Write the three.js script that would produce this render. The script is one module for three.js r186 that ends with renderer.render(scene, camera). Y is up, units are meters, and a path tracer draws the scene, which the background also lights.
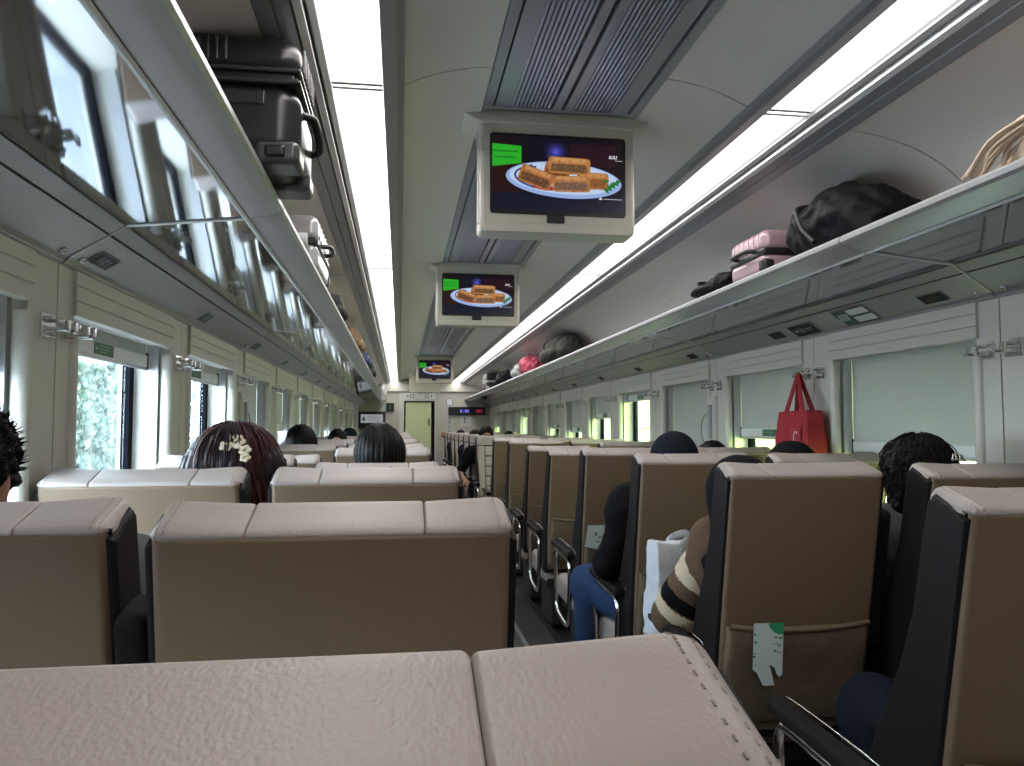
import * as THREE from 'three';
import { RoundedBoxGeometry } from 'three/addons/geometries/RoundedBoxGeometry.js';
import { mergeGeometries } from 'three/addons/utils/BufferGeometryUtils.js';
import { ImprovedNoise } from 'three/addons/math/ImprovedNoise.js';
import { RectAreaLightUniformsLib } from 'three/addons/lights/RectAreaLightUniformsLib.js';

// ---------------------------------------------------------------- camera, sky, lights, exposure
const scene = new THREE.Scene();
const renderer = new THREE.WebGLRenderer({ antialias: true });
renderer.toneMapping = THREE.LinearToneMapping;
renderer.toneMappingExposure = 1.36;
renderer.shadowMap.enabled = true;
RectAreaLightUniformsLib.init();
const camera = new THREE.PerspectiveCamera(52.88, 1024 / 766, 0.02, 200);
camera.rotation.order = 'YXZ';
camera.position.set(-0.5, 1.26, 0);
camera.rotation.set(THREE.MathUtils.degToRad(3.27), THREE.MathUtils.degToRad(-8.263), 0);
const SKY = 15.5;                                  // bright overcast sky
scene.background = new THREE.Color().setRGB(0.86 * SKY, 0.97 * SKY, 1.15 * SKY);
const LAMP = 5.85, LAMP_RGB = [1.0, 0.955, 0.925];  // the two rows of fluorescent ceiling panels

// ---------------------------------------------------------------- helpers
let seed = 7;
const rnd = (a = 0, b = 1) => { seed = (seed * 1664525 + 1013904223) >>> 0; return a + (b - a) * (seed / 4294967296); };
const noise3 = new ImprovedNoise();
const N = (x, y, z) => noise3.noise(x + 31.7, y + 11.3, z + 5.1);
const ORD = ['first', 'second', 'third', 'fourth', 'fifth', 'sixth', 'seventh', 'eighth', 'ninth', 'tenth', 'eleventh', 'twelfth', 'thirteenth', 'fourteenth'];
const bay = (s, k) => s < 0 ? (k < -1 ? 'behind the messy haired man' : k === -1 ? 'beside the messy haired man' : `${ORD[k]} past the messy haired man`) : (k < 0 ? `${ORD[-k - 1]} behind the wide blind` : k === 0 ? 'above the curly haired person' : k === 1 ? 'by the red tote' : `${ORD[k - 2]} past the red tote`);
const used = new Map();
function numbered(name) { const n = used.get(name) ?? 0; used.set(name, n + 1); return n ? `${name}_${String(n).padStart(3, '0')}` : name; }
const rgb = (r, g, b) => new THREE.Color().setRGB(r, g, b);
function mat(r, g, b, rough = 0.6, metal = 0, extra = {}) {
  const { physical, ...rest } = extra;
  const C = physical ? THREE.MeshPhysicalMaterial : THREE.MeshStandardMaterial;
  return new C({ color: rgb(r, g, b), roughness: rough, metalness: metal, side: THREE.DoubleSide, ...rest });
}
function clean(g) { let o = g.index ? g.toNonIndexed() : g; for (const k of Object.keys(o.attributes)) if (!['position', 'normal', 'uv'].includes(k)) o.deleteAttribute(k);
  if (!o.attributes.uv) o.setAttribute('uv', new THREE.BufferAttribute(new Float32Array(o.attributes.position.count * 2), 2)); o.morphAttributes = {}; return o; }
function join(gs) { gs = [gs].flat(Infinity); return gs.length === 1 ? gs[0] : mergeGeometries(gs.map(clean), false); }
function part(name, gs, m, parent) {
  const o = new THREE.Mesh(join(gs), m); o.name = name; o.castShadow = o.receiveShadow = true; parent.add(o); return o;
}
function thing(name, label, category, [x, y, z] = [0, 0, 0], turn = 0, group) {
  const o = new THREE.Group(); o.name = numbered(name); scene.add(o); o.position.set(x, y, z); o.rotation.y = turn;
  o.userData = { label, category }; if (group) o.userData.group = group; return o;
}
function struct(name, label = null) { const o = new THREE.Group(); o.name = name; scene.add(o); o.userData = { kind: 'structure' }; if (label) o.userData.label = label; return o; }
function cloneThing(o, pos, turn, label, group) {
  const r = o.clone(); r.name = numbered(o.name.replace(/_\d{3}$/, '')); r.position.set(...pos); r.rotation.y = turn; scene.add(r);
  r.userData = { ...o.userData, label: label ?? o.userData.label }; if (group) r.userData.group = group; return r;
}
const box = (x0, x1, y0, y1, z0, z1) => { const g = new THREE.BoxGeometry(Math.abs(x1 - x0), Math.abs(y1 - y0), Math.abs(z1 - z0)); g.translate((x0 + x1) / 2, (y0 + y1) / 2, (z0 + z1) / 2); return g; };
const rbox = (w, h, d, r, x = 0, y = 0, z = 0, seg = 2) => { const g = new RoundedBoxGeometry(w, h, d, seg, Math.min(r, w / 2 - 1e-4, h / 2 - 1e-4, d / 2 - 1e-4)); g.translate(x, y, z); return g; };
const cyl = (r0, r1, h, n = 16) => new THREE.CylinderGeometry(r0, r1, h, n);
const V = (x, y, z) => new THREE.Vector3(x, y, z);
function tube(pts, r, closed = false, seg = 0, radial = 8) {
  return new THREE.TubeGeometry(new THREE.CatmullRomCurve3(pts.map((p) => V(...p)), closed, 'catmullrom', 0.4), seg || pts.length * 6, r, radial, closed);
}
// a closed cross-section (x, y) pulled from z0 to z1
function prism(pts, z0, z1, bevel = 0) {
  const s = new THREE.Shape(pts.map(([x, y]) => new THREE.Vector2(x, y)));
  const a = Math.min(z0, z1), L = Math.abs(z1 - z0);
  const g = new THREE.ExtrudeGeometry(s, { depth: L - 2 * bevel, bevelEnabled: bevel > 0, bevelSize: bevel, bevelThickness: bevel, bevelOffset: -bevel, bevelSegments: 2, curveSegments: 8 });
  g.translate(0, 0, a + bevel); return g;
}
const mirrorX = (pts, s) => pts.map(([x, y]) => [x * s, y]);
// a strip with thickness along an open polyline (x, y)
function ribbon(pts, t) {
  const out = [], back = [];
  for (let i = 0; i < pts.length; i++) {
    const a = pts[Math.max(0, i - 1)], b = pts[Math.min(pts.length - 1, i + 1)], dx = b[0] - a[0], dy = b[1] - a[1], l = Math.hypot(dx, dy) || 1;
    out.push(pts[i]); back.unshift([pts[i][0] + (-dy / l) * t, pts[i][1] + (dx / l) * t]);
  }
  return [...out, ...back];
}
const fineLine = (pts, n) => new THREE.SplineCurve(pts.map(([x, y]) => new THREE.Vector2(x, y))).getPoints(n).map((p) => [p.x, p.y]);
function roundRect(w, h, r) {
  const s = new THREE.Shape(), x = -w / 2, y = -h / 2;
  s.moveTo(x + r, y); s.lineTo(x + w - r, y); s.quadraticCurveTo(x + w, y, x + w, y + r); s.lineTo(x + w, y + h - r); s.quadraticCurveTo(x + w, y + h, x + w - r, y + h);
  s.lineTo(x + r, y + h); s.quadraticCurveTo(x, y + h, x, y + h - r); s.lineTo(x, y + r); s.quadraticCurveTo(x, y, x + r, y); return s;
}
function plate(w, h, r, d, bevel = 0) { const g = new THREE.ExtrudeGeometry(roundRect(w, h, r), { depth: d - 2 * bevel, bevelEnabled: bevel > 0, bevelSize: bevel, bevelThickness: bevel, bevelOffset: -bevel, bevelSegments: 2, curveSegments: 6 }); g.translate(0, 0, bevel); return g; }
function place(g, x, y, z, rx = 0, ry = 0, rz = 0) { g.applyMatrix4(new THREE.Matrix4().compose(V(x, y, z), new THREE.Quaternion().setFromEuler(new THREE.Euler(rx, ry, rz, 'YXZ')), V(1, 1, 1))); return g; }
// upholstered panel: a profile (z, y) swept along x, rounded off at all four edges
function pillow(x0, x1, prof, rx = 0.012, rs = 0.01, lift = () => 0, nx = 14) {
  const [r0, r1] = Array.isArray(rx) ? rx : [rx, rx];
  const pts = []; let total = 0; const lens = [0];
  for (let i = 1; i < prof.length; i++) { total += Math.hypot(prof[i][0] - prof[i - 1][0], prof[i][1] - prof[i - 1][1]); lens.push(total); }
  const ss = []; const fine = 5;
  for (let i = 0; i <= fine; i++) ss.push(rs * (1 - Math.cos((i / fine) * Math.PI / 2)));
  for (const l of lens) if (l > rs && l < total - rs) ss.push(l);
  for (let i = 0; i <= fine; i++) ss.push(total - rs * (1 - Math.cos((1 - i / fine) * Math.PI / 2)));
  const xs = []; for (let i = 0; i <= fine; i++) xs.push(x0 + r0 * (1 - Math.cos((i / fine) * Math.PI / 2)));
  for (let i = 1; i < nx; i++) xs.push(x0 + r0 + ((x1 - x0 - r0 - r1) * i) / nx);
  for (let i = 0; i <= fine; i++) xs.push(x1 - r1 * (1 - Math.cos((1 - i / fine) * Math.PI / 2)));
  const at = (s) => { let i = 1; while (i < lens.length - 1 && lens[i] < s) i++; const t = (s - lens[i - 1]) / Math.max(1e-9, lens[i] - lens[i - 1]), a = prof[i - 1], b = prof[i];
    const dz = b[0] - a[0], dy = b[1] - a[1], l = Math.hypot(dz, dy); return [a[0] + dz * t, a[1] + dy * t, dy / l, -dz / l]; };
  const dip = (d, r) => (d >= r ? 0 : r - Math.sqrt(Math.max(0, r * r - (r - d) * (r - d))));
  const pos = [], uv = [], idx = [];
  ss.forEach((s, j) => xs.forEach((x, i) => {
    const [z, y, ny, nz] = at(s);                  // (nz, ny) is the outward normal in (z, y)
    const [, , ny2, nz2] = at(Math.min(total, s + 0.004)), [, , ny0, nz0] = at(Math.max(0, s - 0.004));
    let mz = ny + ny2 + ny0, my = nz + nz2 + nz0; const l = Math.hypot(mz, my) || 1; mz /= l; my /= l;
    const o = -dip(x - x0, r0) - dip(x1 - x, r1) - dip(Math.min(s, total - s), rs) + lift(x, s / total);
    pos.push(x, y + my * o, z + mz * o); uv.push(x, s);
  }));
  const w = xs.length;
  for (let j = 0; j < ss.length - 1; j++) for (let i = 0; i < w - 1; i++) { const a = j * w + i; idx.push(a, a + 1, a + w, a + 1, a + w + 1, a + w); }
  const g = new THREE.BufferGeometry(); g.setAttribute('position', new THREE.Float32BufferAttribute(pos, 3)); g.setAttribute('uv', new THREE.Float32BufferAttribute(uv, 2)); g.setIndex(idx); g.computeVertexNormals(); return g;
}
// ---------------------------------------------------------------- textures
function noiseTex(size, f, rep, srgb = false) {
  const d = new Uint8Array(size * size * 4);
  for (let y = 0; y < size; y++) for (let x = 0; x < size; x++) { const c = f(x / size, y / size), o = (y * size + x) * 4; const a = Array.isArray(c) ? c : [c, c, c]; for (let k = 0; k < 3; k++) d[o + k] = Math.max(0, Math.min(255, a[k] * 255)); d[o + 3] = 255; }
  const t = new THREE.DataTexture(d, size, size); t.wrapS = t.wrapT = THREE.RepeatWrapping; t.magFilter = THREE.LinearFilter; t.minFilter = THREE.LinearMipmapLinearFilter; t.generateMipmaps = true;
  t.repeat.set(rep, rep); if (srgb) t.colorSpace = THREE.SRGBColorSpace; t.needsUpdate = true; return t;
}
const TP = (u, v, k, z) => { // tiling noise
  const a = u * Math.PI * 2, b = v * Math.PI * 2, R = k / 6.283; return N(Math.cos(a) * R + z, Math.sin(a) * R, Math.cos(b) * R) * 0.6 + N(Math.sin(b) * R, Math.cos(a) * R + 3.1, Math.sin(a) * R + z) * 0.6; };
const grain = noiseTex(256, (u, v) => 0.5 + 0.45 * TP(u, v, 46, 0.3) + 0.25 * TP(u, v, 90, 4.3), 9);
const wrinkle = noiseTex(256, (u, v) => 0.5 + 0.6 * TP(u, v, 14, 1.3) + 0.2 * TP(u, v, 40, 7.3), 3);
const weave = noiseTex(128, (u, v) => 0.5 + 0.25 * Math.sin(u * 6.283 * 32) * Math.sin(v * 6.283 * 32) + 0.2 * TP(u, v, 20, 2), 6);
const mottle = (r, g, b, amt, rep, k = 9) => noiseTex(256, (u, v) => { const n = 1 + amt * (TP(u, v, k, 9.1) + 0.5 * TP(u, v, k * 4, 2.2)); return [r * n, g * n, b * n]; }, rep, true);
function canvasTex(w, h, draw) {
  const c = document.createElement('canvas'); c.width = w; c.height = h; const x = c.getContext('2d'); draw(x, w, h);
  const t = new THREE.CanvasTexture(c); t.colorSpace = THREE.SRGBColorSpace; t.magFilter = THREE.LinearFilter; return t;
}
// ---------------------------------------------------------------- materials
const M = {
  cream: mat(0.60, 0.58, 0.51, 0.42), creamWall: mat(0.58, 0.565, 0.50, 0.4), ceilingCream: mat(0.70, 0.66, 0.60, 0.33),
  fascia: mat(0.37, 0.378, 0.395, 0.42, 0.75), rail: mat(0.52, 0.53, 0.54, 0.36, 0.55), mirror: mat(0.30, 0.31, 0.335, 0.05, 1),
  alu: mat(0.55, 0.56, 0.57, 0.35, 0.75), darkAlu: mat(0.34, 0.345, 0.355, 0.4, 0.5), chrome: mat(0.75, 0.76, 0.77, 0.12, 1), black: mat(0.012, 0.012, 0.013, 0.55), rubber: mat(0.004, 0.005, 0.008, 0.9, 0, { physical: true, specularIntensity: 0.2 }),
  groove: mat(0.02, 0.02, 0.02, 0.9), grilleFrame: mat(0.36, 0.375, 0.40, 0.38, 0.5), slat: mat(0.42, 0.46, 0.54, 0.33, 0.45), white: mat(0.7, 0.71, 0.7, 0.5), whiteStrip: mat(0.78, 0.78, 0.77, 0.35, 0.1),
  floor: mat(0.055, 0.052, 0.05, 0.42, 0, { bumpMap: grain, bumpScale: 0.0006 }), leather: mat(0.355, 0.31, 0.287, 0.46, 0, { bumpMap: grain, bumpScale: 0.0005 }),
  leatherBack: mat(0.165, 0.112, 0.072, 0.52, 0, { bumpMap: wrinkle, bumpScale: 0.001 }), pocket: mat(0.145, 0.105, 0.068, 0.62, 0, { bumpMap: wrinkle, bumpScale: 0.003 }),
  sideDark: mat(0.010, 0.0085, 0.009, 0.55, 0, { physical: true, specularIntensity: 0.35, bumpMap: grain, bumpScale: 0.0006 }), stitch: mat(0.25, 0.21, 0.19, 0.8), hem: mat(0.14, 0.10, 0.066, 0.6),
  plastic: mat(0.60, 0.57, 0.48, 0.38), plasticDark: mat(0.02, 0.02, 0.022, 0.35), blind: mat(0.50, 0.505, 0.475, 0.95, 0, { physical: true, transmission: 0.17, thickness: 0, bumpMap: weave, bumpScale: 0.0004 }),
  glass: new THREE.MeshPhysicalMaterial({ color: rgb(0.92, 0.97, 0.955), roughness: 0, metalness: 0, transmission: 1, thickness: 0, ior: 1.45, side: THREE.DoubleSide }),
};
const lampMat = new THREE.MeshStandardMaterial({ color: rgb(0.8, 0.8, 0.78), emissive: rgb(...LAMP_RGB), emissiveIntensity: 1.5, roughness: 0.6 });

// ---------------------------------------------------------------- the car body
const ZB = 1.0, ZE = -15.8, PITCH = 1.08;
const seamZ = (s, k) => -((s < 0 ? 2.0 : 2.12) + PITCH * k);
const floorG = struct('floor', 'dark grey vinyl aisle floor with metal edge strips');
part('floor_slab', box(-1.48, 1.48, -0.12, 0, ZB + 0.1, ZE - 0.1), M.floor, floorG);
for (const s of [-1, 1]) { part('edge_strip', box(s * 0.222, s * 0.245, 0, 0.006, ZB, ZE + 0.02), M.alu, floorG); part('plinth', box(s * 0.42, s * 1.2, 0, 0.045, ZB, ZE + 0.9), M.black, floorG); }
const SEG = [ZB]; for (let z = 0.35; z > ZE; z -= 2.43) SEG.push(z); SEG.push(ZE);
const ceil = struct('ceiling', 'cream panelled railway car ceiling with metal light frames');
part('roof_slab', box(-1.48, 1.48, 2.36, 2.46, ZB + 0.1, ZE - 0.1), M.cream, ceil);
part('duct_backing', box(-0.26, 0.26, 2.33, 2.36, ZB, ZE), M.grilleFrame, ceil);
for (const s of [-1, 1]) {
  for (let i = 0; i < SEG.length - 1; i++) {
    const a = SEG[i] - 0.003, b = SEG[i + 1] + 0.003;
    part('ceiling_panel', prism(mirrorX(ribbon(fineLine([[0.252, 2.262], [0.33, 2.252], [0.42, 2.228], [0.497, 2.194]], 24), 0.02), s), a, b), M.ceilingCream, ceil);
    part('cove_panel', prism(mirrorX(ribbon(fineLine([[0.815, 2.142], [0.90, 2.133], [1.0, 2.108], [1.08, 2.075], [1.15, 2.03], [1.21, 1.975], [1.26, 1.91], [1.30, 1.835], [1.335, 1.74]], 48), 0.02), s), a, b), M.ceilingCream, ceil);
  }
  part('light_frame', prism(mirrorX([[0.494, 2.20], [0.500, 2.176], [0.515, 2.170], [0.552, 2.176], [0.552, 2.215], [0.494, 2.215]], s), ZB, ZE), M.darkAlu, ceil);
  part('light_frame', prism(mirrorX([[0.690, 2.215], [0.690, 2.172], [0.704, 2.164], [0.709, 2.17], [0.709, 2.215]], s), ZB, ZE), M.darkAlu, ceil);
  part('trim_strip', prism(mirrorX([[0.714, 2.17], [0.714, 2.154], [0.732, 2.149], [0.732, 2.17]], s), ZB, ZE), M.whiteStrip, ceil);
  part('trim_band', prism(mirrorX([[0.738, 2.17], [0.738, 2.152], [0.772, 2.147], [0.775, 2.153], [0.779, 2.146], [0.812, 2.138], [0.812, 2.17]], s), ZB, ZE), M.darkAlu, ceil);
  part('light_trough', box(s * 0.494, s * 0.815, 2.215, 2.235, ZB, ZE), M.darkAlu, ceil);
}
// ceiling lights
const lights = [];
for (const s of [-1, 1]) for (let i = 0; i < SEG.length - 1; i++) {
  const a = SEG[i] - 0.008, b = SEG[i + 1] + 0.008, L = a - b; if (L < 0.2) continue;
  const t = thing('ceiling_light', `long white ceiling light panel over the ${s < 0 ? 'tree' : 'red tote'} side, ${ORD[SEG.length - 2 - i]} from the end door`, 'light', [s * 0.621, 2.184, (a + b) / 2], 0, s < 0 ? 'light panels over the tree side' : 'light panels over the red tote side');
  part('diffuser', rbox(0.134, 0.02, L, 0.004, 0, 0.01, 0), lampMat, t);
  for (const e of [1, -1]) part('end_clip', box(-0.067, 0.067, -0.002, 0.0, e * (L / 2 - 0.012), e * L / 2), i % 2 ? M.darkAlu : M.white, t);
  const l = new THREE.RectAreaLight(rgb(...LAMP_RGB), LAMP, 0.13, L - 0.04); l.name = 'ceiling_light_source'; l.position.set(s * 0.621, 2.178, (a + b) / 2); l.rotation.x = -Math.PI / 2; l.castShadow = true; scene.add(l);
}
// air-conditioning grilles along the middle of the ceiling
const slatGeoms = {};
for (const [z0, z1, where] of [[ZB, -2.36, 'before the first monitor'], [-2.52, -4.66, 'between the first and second monitors'], [-4.82, -7.2, 'just past the second monitor'], [-7.2, -9.6, 'midway between second and third monitors'], [-9.6, -10.85, 'just before the third monitor'], [-11.0, -13.0, 'past the third monitor'], [-13.2, ZE, 'against the end wall']]) {
  const t = thing('air_vent_grille', `ribbed grey air vent grille in the ceiling, ${where}`, 'vent', [0, 2.262, (z0 + z1) / 2], 0, 'ceiling air vent grilles'), h = (z0 - z1) / 2;
  part('frame', [box(-0.250, -0.222, -0.004, 0.02, h, -h), box(0.222, 0.250, -0.004, 0.02, h, -h), box(-0.245, 0.245, 0, 0.02, h, h - 0.02), box(-0.245, 0.245, 0, 0.02, -h + 0.02, -h)], M.grilleFrame, t);
  part('centre_bar', [box(-0.030, -0.004, 0, 0.02, h, -h), box(0.008, 0.034, 0, 0.02, h, -h)], M.grilleFrame, t);
  part('edge_panel', [box(-0.214, -0.165, 0.002, 0.02, h, -h)], M.grilleFrame, t); part('edge_panel', [box(0.165, 0.214, 0.002, 0.02, h, -h)], M.grilleFrame, t);
  part('backing', box(-0.245, 0.245, 0.055, 0.06, h, -h), M.grilleFrame, t);
  const key = h.toFixed(3); slatGeoms[key] ??= prism([[-0.0055, 0.0], [0.003, 0.0], [0.0055, 0.022], [0.001, 0.022]], h - 0.02, -h + 0.02);
  for (const sx of [-1, 1]) for (let i = 0; i < 10; i++) { const o = part('slat', slatGeoms[key], M.slat, t); o.position.set(sx * (0.043 + i * 0.0128), 0.003, 0); }
}
// side walls: lower wall, pillars, header slats over each window
const KS = []; for (let k = -2; k <= 11; k++) KS.push(k);
const WY0 = 0.88, WY1 = 1.62;
for (const s of [-1, 1]) {
  const w = struct(s < 0 ? 'wall_left' : 'wall_right', s < 0 ? 'cream panelled side wall facing the trees' : 'cream panelled side wall facing the lime building');
  part('lower_wall', box(s * 1.328, s * 1.5, 0, WY0, ZB + 0.1, ZE - 0.1), M.creamWall, w);
  part('upper_wall', box(s * 1.345, s * 1.5, WY1, 2.4, ZB + 0.1, ZE - 0.1), M.creamWall, w);
  let prev = ZB + 0.1;
  for (const k of [...KS, 99]) {
    const end = k === 99 ? ZE - 0.1 : seamZ(s, k) - 0.10;
    part('pillar', box(s * 1.345, s * 1.5, WY0, WY1, prev, end), M.creamWall, w);
    const cut = k === 99 ? [prev, end] : [prev, seamZ(s, k) + 0.003, seamZ(s, k) - 0.003, end];
    for (let i = 0; i < cut.length; i += 2) if (cut[i] - cut[i + 1] > 0.01) part('pillar_panel', prism([[s * 1.328, WY0], [s * 1.328, 1.665], [s * 1.346, 1.665], [s * 1.346, WY0]], cut[i], cut[i + 1]), M.creamWall, w);
    if (k !== 99) {
      const c = cyl(0.022, 0.022, WY1 - WY0 - 0.1, 12); c.translate(s * 1.336, (WY0 + WY1 - 0.1) / 2, end + 0.004); part('pillar_trim', c, M.cream, w);
      const e2 = end - 0.83, c2 = cyl(0.022, 0.022, WY1 - WY0 - 0.1, 12); c2.translate(s * 1.336, (WY0 + WY1 - 0.1) / 2, e2 - 0.004); part('pillar_trim', c2, M.cream, w);
      for (let j = 0; j < 3; j++) part('header_slat', prism(mirrorX([[1.321, 1.543 + j * 0.039], [1.318, 1.546 + j * 0.039], [1.318, 1.5795 + j * 0.039], [1.320, 1.581 + j * 0.039], [1.346, 1.581 + j * 0.039], [1.346, 1.543 + j * 0.039]], s), end + 0.012, e2 - 0.012), M.creamWall, w);
    }
    prev = end - 0.83;
  }
}
// windows and their roller blinds
const stickerMat = new THREE.MeshStandardMaterial({ roughness: 0.5, map: canvasTex(128, 48, (x, w, h) => { x.fillStyle = '#2c5a3e'; x.fillRect(0, 0, w, h); x.fillStyle = '#7d9c84'; for (let i = 0; i < 3; i++) x.fillRect(34, 9 + i * 12, 74 - i * 14, 4); x.beginPath(); x.arc(18, 24, 8, 0, 7); x.fill(); }) });
const blindEnd = { '-1': { '-2': 1.12, '-1': 1.41, 0: 1.495, 1: 1.495, 2: 1.235, 3: 1.262, 4: 1.22, 5: 1.20, 6: 1.25, 7: 1.2, 8: 1.24, 9: 1.2, 10: 1.22, 11: 1.2 },
  1: { '-2': 0.92, '-1': 0.95, 0: 1.178, 1: 1.230, 2: 0.93, 3: 1.50, 4: 1.37, 5: 1.235, 6: 1.27, 7: 1.0, 8: 1.44, 9: 1.2, 10: 1.0, 11: 1.3 } };
let wn = 1;
for (const s of [-1, 1]) for (const k of KS) {
  const z0 = seamZ(s, k) - 0.10, z1 = z0 - 0.83, w = struct('window_' + wn++), X = (a) => s * a;
  part('window_frame', [box(X(1.448), X(1.474), WY0, WY0 + 0.04, z0, z1), box(X(1.448), X(1.474), WY1 - 0.07, WY1, z0, z1), box(X(1.448), X(1.474), WY0, WY1, z0, z0 - 0.042), box(X(1.448), X(1.474), WY0, WY1, z1 + 0.042, z1)], M.rubber, w);
  part('guide_rail', [box(X(1.36), X(1.40), WY0, WY1 - 0.06, z1 + 0.022, z1 + 0.001)], M.alu, w); part('guide_rail', [box(X(1.36), X(1.40), WY0, WY1 - 0.06, z0 - 0.001, z0 - 0.022)], M.alu, w);
  part('sill', prism(mirrorX([[1.31, WY0], [1.31, WY0 + 0.012], [1.43, WY0 + 0.02], [1.43, WY0]], s), z0, z1), M.cream, w);
  part('pane', box(X(1.462), X(1.466), WY0 + 0.04, WY1 - 0.07, z0 - 0.045, z1 + 0.045), M.glass, w);
  const yb = blindEnd[s][k], open = yb > 1.45;
  const side = s < 0 ? 'tree side' : 'lime building side';
  const b = thing('roller_blind', `${open ? 'rolled up window blind with green sticker bar' : yb < 1.05 ? 'pale roller blind pulled fully down' : 'pale roller blind pulled most of the way down'}, window ${bay(s, k)}`, 'blind', [X(1.385), yb, (z0 + z1) / 2], 0, `${open ? 'rolled up' : yb < 1.05 ? 'closed' : 'lowered'} blinds on the ${side}`);
  const roll = cyl(0.024, 0.024, 0.78, 14); roll.rotateX(Math.PI / 2); roll.translate(0, 1.572 - yb, 0); part('roller', roll, M.white, b);
  if (1.56 - yb > 0.01) { const pl = new THREE.BoxGeometry(0.0015, 1.56 - yb, 0.785); pl.translate(X(0.018), (1.56 - yb) / 2, 0); part('fabric', pl, M.blind, b); }
  part('bottom_bar', [rbox(0.014, 0.042, 0.785, 0.004, X(0.018), 0, 0)], M.white, b); part('lower_lip', rbox(0.01, 0.012, 0.785, 0.003, X(0.018), -0.027, 0), M.alu, b);
  part('end_cap', [box(X(0.008), X(0.03), -0.03, 0.03, -0.392, -0.402), box(X(0.008), X(0.03), -0.03, 0.03, 0.392, 0.402)], M.black, b);
  const st = new THREE.PlaneGeometry(0.16, 0.036); st.rotateY(s < 0 ? Math.PI / 2 : -Math.PI / 2); st.translate(X(0.0102), 0, s < 0 ? 0.02 : -0.05); part('sticker', st, stickerMat, b);
}
// ---------------------------------------------------------------- luggage racks over the windows
function onFascia(o, s, z, t, lift = 0) {
  const n = V(-0.526 * s, -0.85, 0), up = V(-0.85 * s, 0.526, 0), ax = V(0, 0, s), p = V(s * (1.215 + 0.113 * t), 1.730 - 0.070 * t, z).addScaledVector(n, lift);
  const m = new THREE.Matrix4().makeBasis(ax, up, n); o.quaternion.setFromRotationMatrix(m); o.position.copy(p); return o;
}
for (const s of [-1, 1]) {
  const r = thing('luggage_rack', s < 0 ? 'grey overhead luggage rack with mirror underside holding the black suitcase' : 'grey overhead luggage rack with mirror underside holding the black duffel and pink suitcase', 'rack', [0, 0, 0], 0, undefined);
  const js = [ZB]; for (let k = -2; k <= 12; k += 2) js.push(seamZ(s, k)); js.push(ZE);
  for (let i = 0; i < js.length - 1; i++) {
    const a = js[i] - 0.004, b = js[i + 1] + 0.004; if (a - b < 0.1) continue;
    part('front_rail', prism(mirrorX([[0.887, 1.7885], [0.880, 1.7865], [0.832, 1.797], [0.806, 1.804], [0.799, 1.812], [0.799, 1.824], [0.806, 1.832], [0.818, 1.832], [0.823, 1.822], [0.887, 1.812]], s), a, b, 0.0012), M.rail, r);
    part('rail_lip', prism(mirrorX([[0.893, 1.7875], [0.893, 1.7805], [0.886, 1.7785], [0.881, 1.784], [0.886, 1.7885]], s), a, b), M.white, r);
    part('mirror_panel', prism(mirrorX([[1.172, 1.7585], [0.890, 1.7885], [0.890, 1.7925], [1.172, 1.7625]], s), a - 0.006, b + 0.006), M.mirror, r);
    part('shelf_tray', prism(mirrorX([[1.33, 1.75], [1.172, 1.765], [0.888, 1.795], [0.888, 1.811], [1.33, 1.79]], s), a, b), M.fascia, r);
    part('fascia_panel', prism(mirrorX([[1.176, 1.7565], [1.2105, 1.7345], [1.224, 1.745], [1.19, 1.765]], s), a, b, 0.0012), M.fascia, r);
    part('fascia_panel', prism(mirrorX([[1.215, 1.731], [1.306, 1.6745], [1.312, 1.667], [1.318, 1.6655], [1.330, 1.672], [1.335, 1.69], [1.23, 1.745]], s), a, b, 0.0012), M.fascia, r);
    part('fascia_lip', prism(mirrorX([[1.312, 1.6715], [1.316, 1.6625], [1.326, 1.6575], [1.332, 1.664]], s), a, b), M.rail, r);
    if (i > 0) part('joint_bar', [prism(mirrorX([[1.172, 1.7560], [0.888, 1.7855], [0.888, 1.7925], [1.172, 1.7635]], s), js[i] + 0.009, js[i] - 0.009), prism(mirrorX([[1.172, 1.757], [1.3, 1.6745], [1.305, 1.68], [1.175, 1.765]], s), js[i] + 0.004, js[i] - 0.004)], M.alu, r);
  }
  part('groove_strip', prism(mirrorX([[1.2095, 1.7375], [1.216, 1.7335], [1.22, 1.74], [1.213, 1.745]], s), ZB, ZE), M.groove, r);
  for (let k = -2; k <= 12; k += 2) for (const d of [-1, 1]) { const g = new THREE.SphereGeometry(0.011, 12, 8, 0, 6.3, 0, 1.4); g.rotateX(Math.PI / 2); g.scale(1, 1, 0.7); const o = part('cap_screw', g, M.chrome, r); onFascia(o, s, seamZ(s, k) + d * 0.055, 0.72, 0); }
}
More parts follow.
